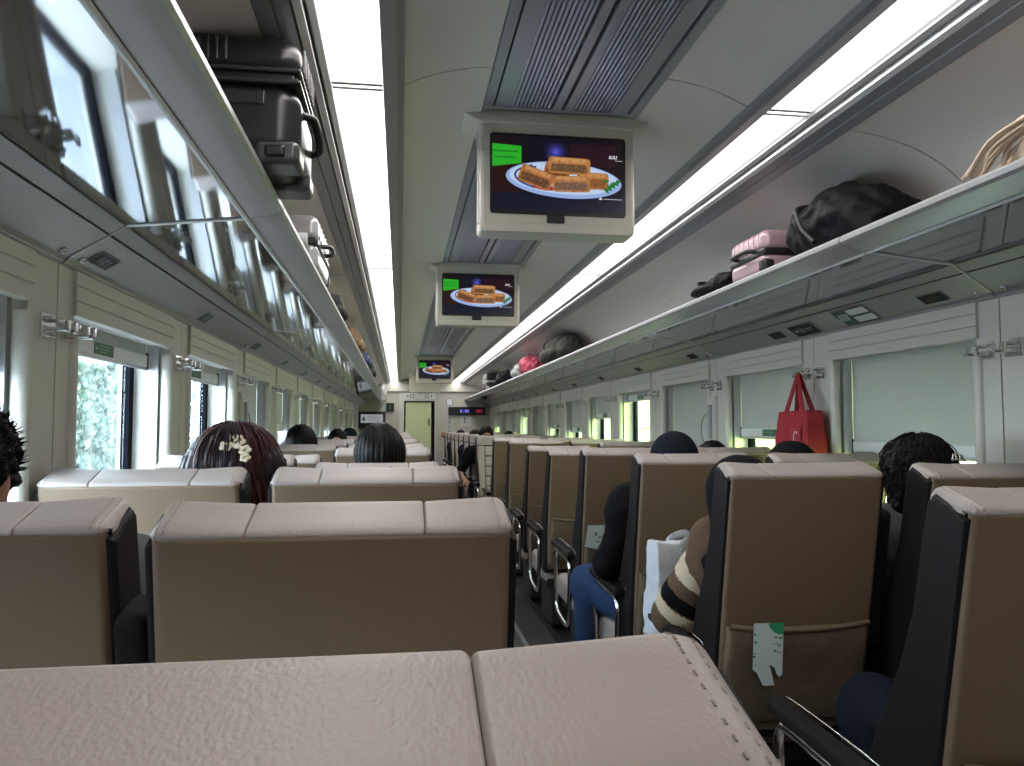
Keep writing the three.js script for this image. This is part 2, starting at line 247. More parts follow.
// number plates and stickers on the fascias
const seatPlate = (bg, fg) => new THREE.MeshStandardMaterial({ roughness: 0.75, map: canvasTex(128, 52, (x, w, h) => { x.fillStyle = bg; x.fillRect(0, 0, w, h); x.fillStyle = fg; x.fillRect(30, 13, 18, 26); x.fillRect(56, 11, 22, 30); x.fillRect(86, 15, 16, 22); x.fillStyle = bg; x.fillRect(36, 20, 6, 12); x.fillRect(64, 18, 5, 14); x.fillRect(91, 22, 5, 8); }) });
const plateGrey = seatPlate('#3b3f48', '#7e8388'), plateBlack = seatPlate('#0d0d0e', '#3c3d3c');
const arrowPlate = new THREE.MeshStandardMaterial({ roughness: 0.75, map: canvasTex(192, 76, (x, w, h) => { x.fillStyle = '#0b0b10'; x.fillRect(0, 0, w, h); x.fillStyle = '#8d9192'; x.beginPath(); x.moveTo(16, 38); x.lineTo(34, 22); x.lineTo(34, 32); x.lineTo(52, 32); x.lineTo(52, 44); x.lineTo(34, 44); x.lineTo(34, 54); x.fill(); for (const px of [66, 86]) { x.beginPath(); x.arc(px, 24, 5, 0, 7); x.fill(); x.fillRect(px - 5, 30, 10, 26); } x.fillRect(104, 30, 60, 5); x.fillRect(104, 41, 50, 5); }) });
const exitSticker = new THREE.MeshStandardMaterial({ roughness: 0.5, map: canvasTex(192, 96, (x, w, h) => { x.fillStyle = '#2f4a3c'; x.fillRect(0, 0, 76, h); x.fillStyle = '#c8d4cb'; for (let i = 0; i < 4; i++) { x.save(); x.translate(12 + i * 15, 46); x.rotate(0.5); x.fillRect(-4, -26, 7, 50); x.restore(); } x.fillStyle = '#d2d8d3'; x.fillRect(80, 6, 108, 36); x.fillRect(80, 52, 108, 36); }) });
function fasciaPlate(s, z, t, w, h, m, name, label, category, group) {
  const o = thing(name, label, category, [0, 0, 0], 0, group); onFascia(o, s, z, t, 0.0005);
  part('plate', plate(w, h, 0.004, 0.003), M.darkAlu, o); const f = new THREE.PlaneGeometry(w - 0.006, h - 0.006); f.translate(0, 0, 0.0034); part('print', f, m, o); return o;
}
for (let k = -1; k <= 11; k++) {
  const two = k % 2 === 0;
  fasciaPlate(-1, seamZ(-1, k) + (two ? -0.13 : 0.42 - PITCH * 0.5), 0.5, two ? 0.12 : 0.10, 0.05, plateGrey, 'seat_number_plate', `small grey seat number plate under the rack, ${bay(-1, k)}`, 'plate', 'seat plates on the tree side');
  fasciaPlate(1, seamZ(1, k) - 0.22, 0.5, 0.12, 0.05, plateBlack, 'seat_number_plate', `small black seat number plate under the rack, ${bay(1, k)}`, 'plate', 'seat plates above the blinds');
}
fasciaPlate(1, seamZ(1, 1) + 0.02, 0.52, 0.20, 0.078, arrowPlate, 'direction_sign', 'black arrow sign with white figures under the luggage rack', 'sign');
fasciaPlate(1, seamZ(1, 1) + 0.42, 0.45, 0.22, 0.10, exitSticker, 'exit_sticker', 'green and white sticker beside black plate under the rack', 'sticker');

// coat hooks on the pillars
function hook(s, z, k, near) {
  const t = thing('coat_hook', `chrome coat hook on pillar ${bay(s, k)}, ${near ? 'rear' : 'end door'} half`, 'hook', [s * 1.328, 1.50, z], 0, s < 0 ? 'coat hooks on the tree side' : 'coat hooks on the blind side');
  part('back_plate', rbox(0.006, 0.055, 0.07, 0.002, -s * 0.003, 0, 0), M.chrome, t);
  for (const d of [-1, 1]) {
    part('hook', [rbox(0.055, 0.012, 0.016, 0.003, -s * 0.032, -0.012, d * 0.02), rbox(0.010, 0.026, 0.016, 0.003, -s * 0.056, -0.002, d * 0.02), rbox(0.02, 0.010, 0.014, 0.003, -s * 0.015, 0.014, d * 0.02)], M.chrome, t);
  }
}
for (const s of [-1, 1]) for (let k = -1; k <= 11; k++) { hook(s, seamZ(s, k) + 0.055, k, true); hook(s, seamZ(s, k) - 0.058, k, false); }
// emergency window tool boxes on two pillars
for (const [s, k] of [[1, 2], [-1, 2]]) {
  const t = thing('emergency_tool_case', s > 0 ? 'grey emergency tool case with looped cable on pillar by closed blind' : 'grey emergency tool case on pillar between tree side windows', 'case', [s * 1.328, 1.16, seamZ(s, k) - 0.03], 0);
  part('case_frame', [rbox(0.02, 0.36, 0.10, 0.006, -s * 0.008, 0.1, 0)], M.creamWall, t); part('case_front', rbox(0.012, 0.30, 0.065, 0.004, -s * 0.018, 0.1, 0), M.cream, t);
  part('tool_handle', rbox(0.02, 0.20, 0.04, 0.005, -s * 0.028, 0.13, 0), M.darkAlu, t); part('tool_head', rbox(0.024, 0.03, 0.05, 0.006, -s * 0.03, -0.01, 0), M.black, t);
  const pts = []; for (let i = 0; i <= 14; i++) { const a = -Math.PI / 2 + Math.PI * (i / 14); pts.push([-s * 0.03, 0.085 + 0.095 * Math.sin(a), -0.02 - 0.11 * Math.cos(a)]); }
  part('cable', tube(pts, 0.0022, false, 40, 6), M.black, t);
}
// ---------------------------------------------------------------- end walls
const wf = struct('wall_front', 'pale end wall of the railway car with a doorway');
const DX0 = -0.42, DX1 = 0.20, DY = 1.79;
part('wall_panel', box(-1.5, DX0, 0, 2.4, ZE, ZE - 0.1), M.creamWall, wf); part('wall_panel', box(DX1, 1.5, 0, 2.4, ZE, ZE - 0.1), M.creamWall, wf); part('wall_panel', box(DX0, DX1, DY, 2.4, ZE, ZE - 0.1), M.creamWall, wf);
part('bulkhead', box(-1.3, 1.3, 1.985, 2.2, ZE, ZE + 0.06), M.cream, wf); part('bulkhead_edge', box(-1.3, 1.3, 1.978, 1.985, ZE, ZE + 0.06), M.darkAlu, wf);
part('vestibule', [box(-1.5, 1.5, 0, 2.4, ZE - 1.2, ZE - 1.3), box(-0.9, -1.0, 0, 2.4, ZE - 0.1, ZE - 1.2), box(0.9, 1.0, 0, 2.4, ZE - 0.1, ZE - 1.2), box(-1, 1, 2.3, 2.4, ZE - 0.1, ZE - 1.2), box(-1, 1, -0.1, 0, ZE - 0.1, ZE - 1.2)], M.darkAlu, wf);
const wb = struct('wall_back', 'plain cream rear end wall'); part('wall_panel', box(-1.5, 1.5, 0, 2.4, ZB, ZB + 0.1), M.creamWall, wb);
const dr = struct('door_1', 'pale lime sliding door in a white frame');
part('door_frame', [box(DX0 - 0.10, DX0, 0, DY + 0.17, ZE, ZE + 0.03), box(DX0, DX1 + 0.03, DY, DY + 0.17, ZE, ZE + 0.03), box(DX1, DX1 + 0.03, 0, DY, ZE, ZE + 0.03)], M.white, dr);
part('door_leaf', rbox(0.52, 1.76, 0.04, 0.008, DX0 + 0.29, 0.885, ZE - 0.05), mat(0.70, 0.78, 0.46, 0.45), dr);
part('door_handle', rbox(0.02, 0.14, 0.02, 0.006, DX0 + 0.50, 1.36, ZE - 0.02), M.plasticDark, dr);
const signIcons = new THREE.MeshStandardMaterial({ roughness: 0.5, map: canvasTex(256, 56, (x, w, h) => { x.fillStyle = '#e4e6e2'; x.fillRect(0, 0, w, h); x.strokeStyle = x.fillStyle = '#50555a'; x.lineWidth = 4; x.strokeRect(52, 12, 26, 30); x.strokeRect(176, 12, 26, 30); for (const [px, d] of [[28, 1], [228, -1]]) { x.beginPath(); x.moveTo(px - 10 * d, 28); x.lineTo(px + 4 * d, 16); x.lineTo(px + 4 * d, 40); x.fill(); } }) });
{ const p = thing('door_header_sign', 'white strip with arrow icons above the lime door', 'sign', [-0.11, DY + 0.095, ZE + 0.032]); part('panel', box(-0.31, 0.31, -0.06, 0.06, 0, 0.006), M.white, p); const g = new THREE.PlaneGeometry(0.61, 0.115); g.translate(0, 0, 0.0068); part('print', g, signIcons, p); }
{ const t = thing('notice_screen', 'black framed notice screen on the end wall beside the green sign', 'screen', [-1.06, 1.40, ZE + 0.004]);
  part('frame', plate(0.54, 0.34, 0.008, 0.04, 0.004), M.plasticDark, t); const g = new THREE.PlaneGeometry(0.44, 0.17); g.translate(0, 0.03, 0.0415);
  part('display', g, new THREE.MeshStandardMaterial({ roughness: 0.3, color: 0x111111, emissive: 0xffffff, emissiveIntensity: 0.5, emissiveMap: canvasTex(256, 100, (x, w, h) => { x.fillStyle = '#a9adb4'; x.fillRect(0, 0, w, h); x.fillStyle = '#2b2c30'; x.beginPath(); x.moveTo(34, 18); x.lineTo(56, 74); x.lineTo(12, 74); x.fill(); x.fillStyle = '#84888f'; for (let i = 0; i < 4; i++) x.fillRect(78, 20 + i * 16, 120 + (i % 2) * 26, 6); }) }), t); }
{ const t = thing('exit_sign', 'small dark green sign box on the end wall above the notice screen', 'sign', [-0.70, 1.66, ZE + 0.002]); part('box', rbox(0.16, 0.17, 0.05, 0.008, 0, 0, 0.025), mat(0.012, 0.03, 0.02, 0.5), t);
  const g = new THREE.ConeGeometry(0.026, 0.05, 3); g.rotateX(0); g.scale(1, 1, 0.1); g.translate(0, 0, 0.051); part('mark', g, mat(0.12, 0.25, 0.16, 0.5), t); }
{ const t = thing('led_display', 'long black digital display with blue digits and red end', 'display', [0.86, 1.585, ZE + 0.002]); part('case', rbox(0.76, 0.17, 0.06, 0.008, 0, 0, 0.03), M.plasticDark, t);
  const g = new THREE.PlaneGeometry(0.72, 0.14); g.translate(0, 0, 0.0608);
  part('display', g, new THREE.MeshStandardMaterial({ color: 0x050505, roughness: 0.3, emissive: 0xffffff, emissiveIntensity: 1.3, emissiveMap: canvasTex(360, 70, (x, w, h) => { x.fillStyle = '#050507'; x.fillRect(0, 0, w, h); x.fillStyle = '#7a78ff'; x.font = 'bold 40px monospace'; x.fillText('8:90', 104, 50); x.fillStyle = '#3c0810'; x.fillRect(266, 16, 72, 40); x.fillStyle = '#7a1626'; x.fillRect(276, 28, 44, 14); }) }), t); }
{ const t = thing('pictogram_poster', 'narrow white poster of round pictograms beside the door', 'poster', [0.50, 1.42, ZE + 0.002]); const g = box(-0.075, 0.075, -0.44, 0.44, 0, 0.004); part('board', g, M.white, t); const p = new THREE.PlaneGeometry(0.145, 0.87); p.translate(0, 0, 0.0048);
  part('print', p, new THREE.MeshStandardMaterial({ roughness: 0.6, map: canvasTex(64, 384, (x, w, h) => { x.fillStyle = '#c9cdca'; x.fillRect(0, 0, w, h); x.strokeStyle = '#59617c'; x.lineWidth = 4; x.strokeRect(6, 6, 52, 60); x.fillStyle = '#e6e8ea'; x.fillRect(9, 9, 46, 54); for (let i = 0; i < 7; i++) { x.strokeStyle = ['#9aa0a2', '#9aa0a2', '#777', '#6c6f78', '#4c5462', '#3c4a58', '#3c6d74'][i]; x.beginPath(); x.arc(32, 100 + i * 40, 11, 0, 7); x.stroke(); } }) }), t); }
{ const t = thing('call_button_box', 'small orange box on the end wall by the doorway', 'box', [0.375, 1.11, ZE + 0.002]); part('box', rbox(0.07, 0.09, 0.04, 0.008, 0, 0, 0.02), mat(0.45, 0.14, 0.04, 0.5), t); part('button', cyl(0.015, 0.015, 0.012, 12).rotateX(Math.PI / 2).translate(0, 0, 0.045), M.white, t); }
{ const t = thing('wall_notice', 'small white paper notice under the digital display', 'notice', [0.84, 1.38, ZE + 0.002]); part('sheet', box(-0.11, 0.11, -0.1, 0.1, 0, 0.002), M.white, t); part('mark', [box(-0.045, -0.015, 0.02, 0.075, 0.002, 0.0026), box(-0.045, -0.015, -0.04, -0.005, 0.002, 0.0026)], mat(0.08, 0.08, 0.12, 0.6), t); }
{ const t = thing('wall_monitor', 'black framed flat display hanging at the end of the rack', 'monitor', [-1.07, 1.93, -15.2]); part('case', plate(0.34, 0.26, 0.01, 0.05, 0.004), M.plasticDark, t); const g = new THREE.PlaneGeometry(0.24, 0.15); g.translate(0, 0, 0.051); part('display', g, mat(0.25, 0.26, 0.27, 0.3), t); part('arm', box(-0.015, 0.015, 0.1, 0.14, 0, 0.03), M.black, t); }

// ---------------------------------------------------------------- ceiling monitors
const tvPicture = canvasTex(512, 300, (x, w, h) => {
  const g = x.createLinearGradient(0, 0, w, 0); g.addColorStop(0, '#1b1010'); g.addColorStop(0.4, '#10101f'); g.addColorStop(1, '#1a0f15'); x.fillStyle = g; x.fillRect(0, 0, w, h);
  x.fillStyle = '#2a1512'; x.fillRect(0, 110, 120, 120); x.fillStyle = '#14162a'; x.fillRect(0, 232, w, 68);
  x.fillStyle = '#2b1420'; x.fillRect(300, 20, 180, 90);
  const bl = x.createRadialGradient(245, 58, 4, 245, 58, 60); bl.addColorStop(0, '#5a58d8'); bl.addColorStop(1, 'rgba(20,20,50,0)'); x.fillStyle = bl; x.fillRect(180, 20, 140, 90);
  x.fillStyle = '#2fb52c'; x.beginPath(); x.moveTo(0, 34); x.lineTo(112, 40); x.lineTo(112, 110); x.lineTo(0, 128); x.fill(); x.fillStyle = '#1d8f22'; x.fillRect(0, 60, 100, 8); x.fillRect(10, 84, 80, 8);
  x.fillStyle = '#9db9ee'; x.beginPath(); x.ellipse(278, 172, 226, 74, 0.05, 0, 7); x.fill(); x.fillStyle = '#c8dcf8'; x.beginPath(); x.ellipse(278, 166, 212, 64, 0.05, 0, 7); x.fill();
  x.strokeStyle = '#2a3f86'; x.lineWidth = 7; for (const r of [0.9, 0.8]) { x.beginPath(); x.ellipse(278, 166, 212 * r, 64 * r, 0.05, 2.2, 4.0); x.stroke(); }
  x.fillStyle = '#c01838'; x.beginPath(); x.ellipse(200, 206, 44, 10, 0.1, 0, 7); x.fill();
  const food = (cx, cy, a, b, r, c0, c1) => { x.save(); x.translate(cx, cy); x.rotate(r); x.fillStyle = c0; x.beginPath(); x.roundRect(-a, -b, 2 * a, 2 * b, 14); x.fill(); x.fillStyle = c1; x.beginPath(); x.roundRect(-a * 0.86, -b * 0.2, 2 * a * 0.86, b * 0.95, 10); x.fill(); x.fillStyle = 'rgba(230,180,120,0.55)'; x.beginPath(); x.roundRect(-a * 0.8, -b * 0.9, 1.6 * a, b * 0.45, 8); x.fill(); for (let i = 0; i < 26; i++) { x.fillStyle = i % 2 ? 'rgba(80,40,15,0.35)' : 'rgba(225,165,95,0.35)'; x.beginPath(); x.arc(-a + ((i * 37) % 100) / 100 * 2 * a, -b + ((i * 53) % 100) / 100 * 2 * b, 4, 0, 7); x.fill(); } x.restore(); };
  food(390, 170, 62, 34, 0.02, '#b9743f', '#8f5a33'); food(250, 138, 50, 30, 0.2, '#a8673a', '#7a4826'); food(168, 166, 66, 36, 0.35, '#b4713d', '#6b4a34'); food(306, 186, 74, 33, -0.02, '#b77a46', '#7c6150'); food(298, 112, 82, 34, 0.03, '#bd8046', '#72543b');
  x.fillStyle = '#1f7a35'; for (let i = 0; i < 14; i++) { x.beginPath(); x.ellipse(440 + ((i * 29) % 50), 168 + ((i * 17) % 40), 14, 5, i, 0, 7); x.fill(); }
  x.fillStyle = '#f4f4f8'; x.font = 'bold italic 20px sans-serif'; x.fillText('KAI', 452, 76); x.fillRect(478, 82, 30, 2); x.beginPath(); x.moveTo(412, 246); x.lineTo(420, 234); x.lineTo(428, 246); x.fill(); x.fillRect(432, 242, 74, 2);
});
tvPicture.wrapS = tvPicture.wrapT = THREE.ClampToEdgeWrapping;
function monitor(x, z, turn, label) {
  const t = thing('ceiling_monitor', label, 'monitor', [x, 1.88, z], turn);
  const k = new THREE.MeshStandardMaterial({ color: 0x050505, roughness: 0.25, emissive: 0xffffff, emissiveMap: tvPicture, emissiveIntensity: 0.6 });
  const b = plate(0.51, 0.375, 0.02, 0.11, 0.012); b.translate(0, 0.188, -0.11); part('housing', b, M.plastic, t);
  part('chin', prism([[-0.235, 0.002], [0.235, 0.002], [0.245, 0.03], [-0.245, 0.03]], 0.004, -0.05, 0.002), M.plastic, t);
  part('top_flange', [prism([[-0.305, 0.376], [-0.255, 0.352], [0.255, 0.352], [0.305, 0.376], [0.300, 0.392], [-0.300, 0.392]], 0.015, -0.15, 0.004)], M.plastic, t);
  part('side_rail', [rbox(0.012, 0.30, 0.02, 0.004, -0.254, 0.18, -0.03), rbox(0.012, 0.30, 0.02, 0.004, 0.254, 0.18, -0.03)], M.white, t);
  const bz = plate(0.446, 0.262, 0.012, 0.006, 0.001); bz.translate(0, 0.191, -0.002); part('bezel', bz, M.plasticDark, t);
  const s = new THREE.PlaneGeometry(0.432, 0.240); s.translate(0, 0.193, 0.0046); part('screen', s, k, t);
  part('sensor', rbox(0.058, 0.026, 0.008, 0.003, -0.01, 0.047, 0.002), M.plasticDark, t);
  const l = new THREE.RectAreaLight(rgb(0.5, 0.52, 0.65), 0.35, 0.43, 0.24); l.name = 'screen_light'; l.position.set(x, 2.073, z + Math.cos(turn) * 0.012); l.rotation.y = Math.PI + turn; l.castShadow = true; scene.add(l);
  return t;
}
monitor(0.0, -2.40, 0, 'cream ceiling monitor showing plated fried food, first from the black suitcase');
monitor(-0.03, -4.68, 0, 'cream ceiling monitor showing plated fried food, second from the black suitcase');
monitor(-0.02, -10.9, 0, 'cream ceiling monitor showing plated fried food, first from the end door');
{ const t = thing('folded_monitor', 'cream monitor housing seen from behind, in front of the end wall', 'monitor', [-0.09, 1.84, -13.1]); const b = plate(0.51, 0.30, 0.02, 0.11, 0.012); b.translate(0, 0.15, -0.11); part('housing', b, M.plastic, t); part('bracket', box(-0.1, 0.1, 0.3, 0.42, -0.09, -0.02), M.plastic, t); part('chin', box(-0.12, 0.12, -0.006, 0.002, -0.09, -0.02), M.plasticDark, t); }
// ---------------------------------------------------------------- seats
// local frame: seat faces -z, z = 0 is the front top edge of the backrest, y = 0 the floor
const HW = 0.2225;
function seatShapes(rec, bolster) {
  const t = rec ? 0.24 : 0.205, dy = rec ? -0.03 : 0;                       // lean of the back
  const B = [0.078, 1.126 + dy], low = [0.078 - (B[1] - 0.42) * t, 0.42];
  const cap = [[0.076, 1.122], [0.080, 1.1295], [0.076, 1.136], [0.055, 1.1425], [0.03, 1.150], [0.012, 1.156], [0, 1.160], [-0.010, 1.158], [-0.018, 1.15], [-0.024, 1.135], [-0.034, 1.09], [-0.042, 1.055]].map(([z, y]) => [z, y + dy]);
  const back = []; for (let i = 0; i <= 12; i++) { const k = i / 12; back.push([low[0] + (B[0] + 0.001 - low[0]) * k + 0.006 * Math.sin(k * Math.PI), low[1] + (B[1] + 0.001 - low[1]) * k]); }
  const at = (y, o) => [B[0] - (B[1] - y) * t + o, y];
  const shell = [[0.072, 1.120 + dy], [0.03, 1.143 + dy], [0, 1.155 + dy], [-0.012, 1.148 + dy], [-0.03, 1.09 + dy], [-0.10, 0.72], [-0.17, 0.46], [-0.16, 0.40], [low[0] - 0.005, 0.40], at(0.75, -0.006)];
  const g = {}; const seams = [-0.108, 0.108];
  const rise = (x, k) => { const e = Math.max(0, (Math.abs(x) - 0.108) / 0.09); return bolster * Math.min(1, e) * (k > 0.05 && k < 0.9 ? 1 : 0.3); };
  g.cap = [pillow(-0.2205, seams[0] - 0.0002, cap, [0.020, 0.0045], 0.005, rise), pillow(seams[0] + 0.0002, seams[1] - 0.0002, cap, 0.0045, 0.005, () => 0.001), pillow(seams[1] + 0.0002, 0.2205, cap, [0.0045, 0.020], 0.005, rise)];
  g.back = pillow(-0.2165, 0.2165, back, 0.012, 0.006, (x, k) => 0.004 * (1 - (x / 0.22) ** 2));
  const pk = []; for (let i = 0; i <= 8; i++) { const k = i / 8; pk.push([at(0.45 + 0.275 * k, 0.014 + 0.012 * Math.sin(k * 2.6) + 0.004 * Math.sin(k * 9))[0], 0.45 + 0.275 * k]); }
  g.pocket = pillow(-0.205, 0.205, pk, 0.02, 0.006, (x, k) => 0.010 * k * (1 - (x / 0.21) ** 2) + 0.003 * N(x * 14, k * 5, 2));
  const hm = []; for (let i = 0; i <= 10; i++) { const x = -0.2 + 0.4 * i / 10; hm.push([x, 0.727 - 0.012 * (1 - (x / 0.2) ** 2), at(0.727, 0.021 + 0.010 * (1 - (x / 0.2) ** 2))[0]]); }
  g.hem = tube(hm, 0.0075, false, 24, 8);
  const sh = prism(shell.map(([z, y]) => [z, y]), -HW, HW, 0.009); sh.rotateY(-Math.PI / 2); g.shell = sh;
  const wing = [[0.070, 1.117 + dy], [0.03, 1.139 + dy], [0.0, 1.150 + dy], [-0.014, 1.140 + dy], [-0.036, 1.05], [-0.06, 0.95], [-0.105, 0.84], [-0.17, 0.72], [-0.225, 0.58], [-0.235, 0.48], [-0.22, 0.42], [-0.16, 0.40], [low[0] - 0.004, 0.40], at(0.75, -0.004)];
  g.wings = [-1, 1].map((q) => prism(wing, q < 0 ? -0.226 : 0.204, q < 0 ? -0.204 : 0.226, 0.006).rotateY(-Math.PI / 2));
  const fr = (y, o) => { const k = (1.09 + dy - y) / 0.63; return [-0.03 - 0.14 * k - o, y]; };
  g.ribs = []; for (let i = 0; i < 5; i++) { const y1 = 1.045 + dy - i * 0.112, y0 = y1 - 0.11; const p = []; for (let j = 0; j <= 6; j++) { const y = y1 + (y0 - y1) * j / 6; p.push(fr(y, 0.014 + 0.006 * Math.sin(j / 6 * Math.PI))); } g.ribs.push(pillow(-0.125, 0.125, p, 0.012, 0.014)); }
  g.bol = []; for (const s of [-1, 1]) { const p = []; for (let j = 0; j <= 8; j++) { const y = 1.05 + dy - 0.57 * j / 8; p.push(fr(y, 0.024)); } g.bol.push(pillow(s < 0 ? -0.216 : 0.127, s < 0 ? -0.127 : 0.216, p, 0.03, 0.02)); }
  const st = []; for (const s of [-1, 1]) for (const xx of [0.2005, 0.2095]) for (let i = 1; i < 26; i++) { // stitches along the edge of the cap
    const L = (i / 26) * (cap.length - 1), a = Math.floor(L), f = L - a, p = cap[a], q = cap[Math.min(cap.length - 1, a + 1)], z = p[0] + (q[0] - p[0]) * f, y = p[1] + (q[1] - p[1]) * f;
    const an = Math.atan2(q[1] - p[1], q[0] - p[0]), L2 = Math.hypot(q[1] - p[1], q[0] - p[0]) || 1, off = bolster - (xx > 0.205 ? 0.0027 : 0.0002), b = new THREE.BoxGeometry(0.0011, 0.0014, 0.0034); b.rotateX(-an); b.translate(s * xx, y - (q[0] - p[0]) / L2 * off, z + (q[1] - p[1]) / L2 * off); st.push(b); }
  g.stitch = join(st);
  g.mid = place(rbox(0.042, 0.40, 0.085, 0.018), 0, 0.84, -0.045, 0.2, 0, 0);
  return g;
}
const SG = [seatShapes(false, 0.005), seatShapes(true, 0.005)];
const cushionG = rbox(0.435, 0.13, 0.47, 0.03, 0, 0.40, -0.36, 3), baseG = [rbox(0.34, 0.26, 0.34, 0.01, 0, 0.205, -0.32), rbox(0.40, 0.06, 0.42, 0.01, 0, 0.33, -0.33)].map((g) => g);
const baseJ = join(baseG);
const padG = place(rbox(0.046, 0.036, 0.40, 0.014, 0, 0, 0, 3), 0, 0.640, -0.31, 0.03, 0, 0);
const loopG = (() => { const c = []; const r = 0.06, corners = [[-0.13, 0.60], [-0.50, 0.615], [-0.47, 0.30], [-0.17, 0.27]]; corners.forEach(([z, y], i) => { const p = corners[(i + 3) % 4], n = corners[(i + 1) % 4]; for (const [q, d] of [[p, 1], [n, 1]]) { const l = Math.hypot(q[0] - z, q[1] - y); c.push([0, y + (q[1] - y) / l * r, z + (q[0] - z) / l * r]); if (q === p) c.push([0, y + ((p[1] - y) / Math.hypot(p[0] - z, p[1] - y) + (n[1] - y) / Math.hypot(n[0] - z, n[1] - y)) * r * 0.27, z + ((p[0] - z) / Math.hypot(p[0] - z, p[1] - y) + (n[0] - z) / Math.hypot(n[0] - z, n[1] - y)) * r * 0.27]); } }); return tube(c, 0.0115, true, 72, 8); })();
const trimG = tube([[0.02, 0.63, -0.115], [0.022, 0.652, -0.12], [0.022, 0.662, -0.30], [0.022, 0.664, -0.49], [0.02, 0.645, -0.51]], 0.003, false, 30, 6);
const protos = {};
function makeSeat(arm, rec) {
  const t = new THREE.Group(), g = SG[rec ? 1 : 0]; t.name = 'train_seat'; t.userData = { label: '', category: 'seat' };
  part('back_shell', g.shell, M.sideDark, t); part('back_panel', g.back, M.leatherBack, t); g.wings.forEach((c) => part('side_wing', c, M.sideDark, t));
  g.cap.forEach((c) => part('headrest_panel', c, M.leather, t)); part('stitching', g.stitch, M.stitch, t).userData.kind = 'stuff';
  const pk = part('pocket', g.pocket, M.pocket, t); part('pocket_hem', g.hem, M.hem, pk);
  g.ribs.forEach((c) => part('cushion_rib', c, M.leather, t)); g.bol.forEach((c) => part('side_bolster', c, M.leather, t));
  part('seat_cushion', cushionG, M.leather, t); part('seat_base', baseJ, M.black, t);
  if (arm) {
    const a = part('armrest', padG, M.sideDark, t); a.position.x = arm * (HW + 0.024); const l = part('armrest_loop', loopG, M.chrome, t); l.position.x = arm * (HW + 0.024);
    const tr = part('armrest_trim', trimG, M.chrome, t); tr.position.x = arm * (HW + 0.024); if (arm > 0) tr.position.x -= 0.044;
    const m = part('centre_armrest', g.mid, M.sideDark, t); m.position.x = -arm * (HW + 0.03);
  }
  return t;
}
function seat(x, z, faces, rec, label, group, tilt = 0) {
  const arm = Math.abs(x) < 0.8 ? (x < 0 ? 1 : -1) * (faces < 0 ? 1 : -1) : 0, key = arm + '/' + rec;
  protos[key] ??= makeSeat(arm, rec);
  const o = protos[key].clone(); o.name = numbered('train_seat'); o.position.set(x, 0, z); o.rotation.y = (faces < 0 ? 0 : Math.PI) + tilt; o.userData = { label, category: 'seat' }; if (group) o.userData.group = group; scene.add(o); return o;
}
const AX = 0.576, WX = 1.081;
const ROWS = { la: [0.345, 1.05, 1.92, 2.83, 3.70, 4.58, 5.45, 6.32], lw: [null, 1.115, 1.93, 2.78, 3.66, 4.55, 5.42, 6.30], ra: [null, 1.14, 2.0, 2.76, 3.60, 4.44, 5.18, 6.10, 7.10], rw: [null, 1.17, 1.90, 2.72, 3.58, 4.40, 5.20, 6.10, 7.05] };
const special = {
  la0: 'taupe vinyl aisle seat, last of its column, in front of the rear wall', la1: 'taupe aisle seat second from the rear wall, beside the empty gap with raised dark armrest', la2: 'taupe aisle seat directly ahead, beside the woman with maroon hair', la3: 'taupe aisle seat right behind the large dark haired head',
  lw1: 'taupe window seat behind the man with messy black hair', lw2: 'window seat lit pale by daylight, behind the woman with flower hair clip',
  ra1: 'taupe aisle seat with wide black side panel, across the aisle from the rear column', ra2: 'taupe aisle seat with torn green and white paper in its pocket', ra3: 'taupe aisle seat with the white tote bag behind it', ra4: 'taupe aisle seat with a white leaflet in its pocket', rw2: 'taupe window seat behind the curly haired person under the blind',
};
const recl = new Set(['ra5', 'ra6', 'la3', 'lw4', 'rw5', 'la6']);
for (const [k, zs] of Object.entries(ROWS)) zs.forEach((z, i) => {
  if (z === null) return; const x = (k[0] === 'l' ? -1 : 1) * (k[1] === 'a' ? AX : WX), id = k + i;
  seat(x, -z, -1, recl.has(id) ? 1 : 0, special[id] ?? `taupe seat back, ${k[1] === 'a' ? 'aisle' : 'window'} column, ${k[0] === 'l' ? 'tree side' : 'red tote side'}, ${ORD[zs.length - 1 - i]} before the reversed rows`, special[id] ? undefined : `backs of ${k[1] === 'a' ? 'aisle' : 'window'} seats on the ${k[0] === 'l' ? 'tree side' : 'red tote side'}`);
});
for (const [k, z0, n] of [['la', 7.55, 9], ['lw', 7.6, 9], ['ra', 8.72, 8], ['rw', 8.75, 8]]) for (let i = 0; i < n; i++) {
  const x = (k[0] === 'l' ? -1 : 1) * (k[1] === 'a' ? AX : WX); seat(x, -(z0 + i * 0.88), 1, 0, k === 'ra' && i === 0 ? 'pale seat showing its ribbed front cushions beside the aisle, first of the reversed rows' : `reversed seat, ${k[1] === 'a' ? 'aisle' : 'window'} column, ${k[0] === 'l' ? 'tree side' : 'red tote side'}, ${ORD[n - 1 - i]} from the end wall`, k === 'ra' && i === 0 ? undefined : `reversed ${k[1] === 'a' ? 'aisle' : 'window'} seats on the ${k[0] === 'l' ? 'tree side' : 'red tote side'}`);
}
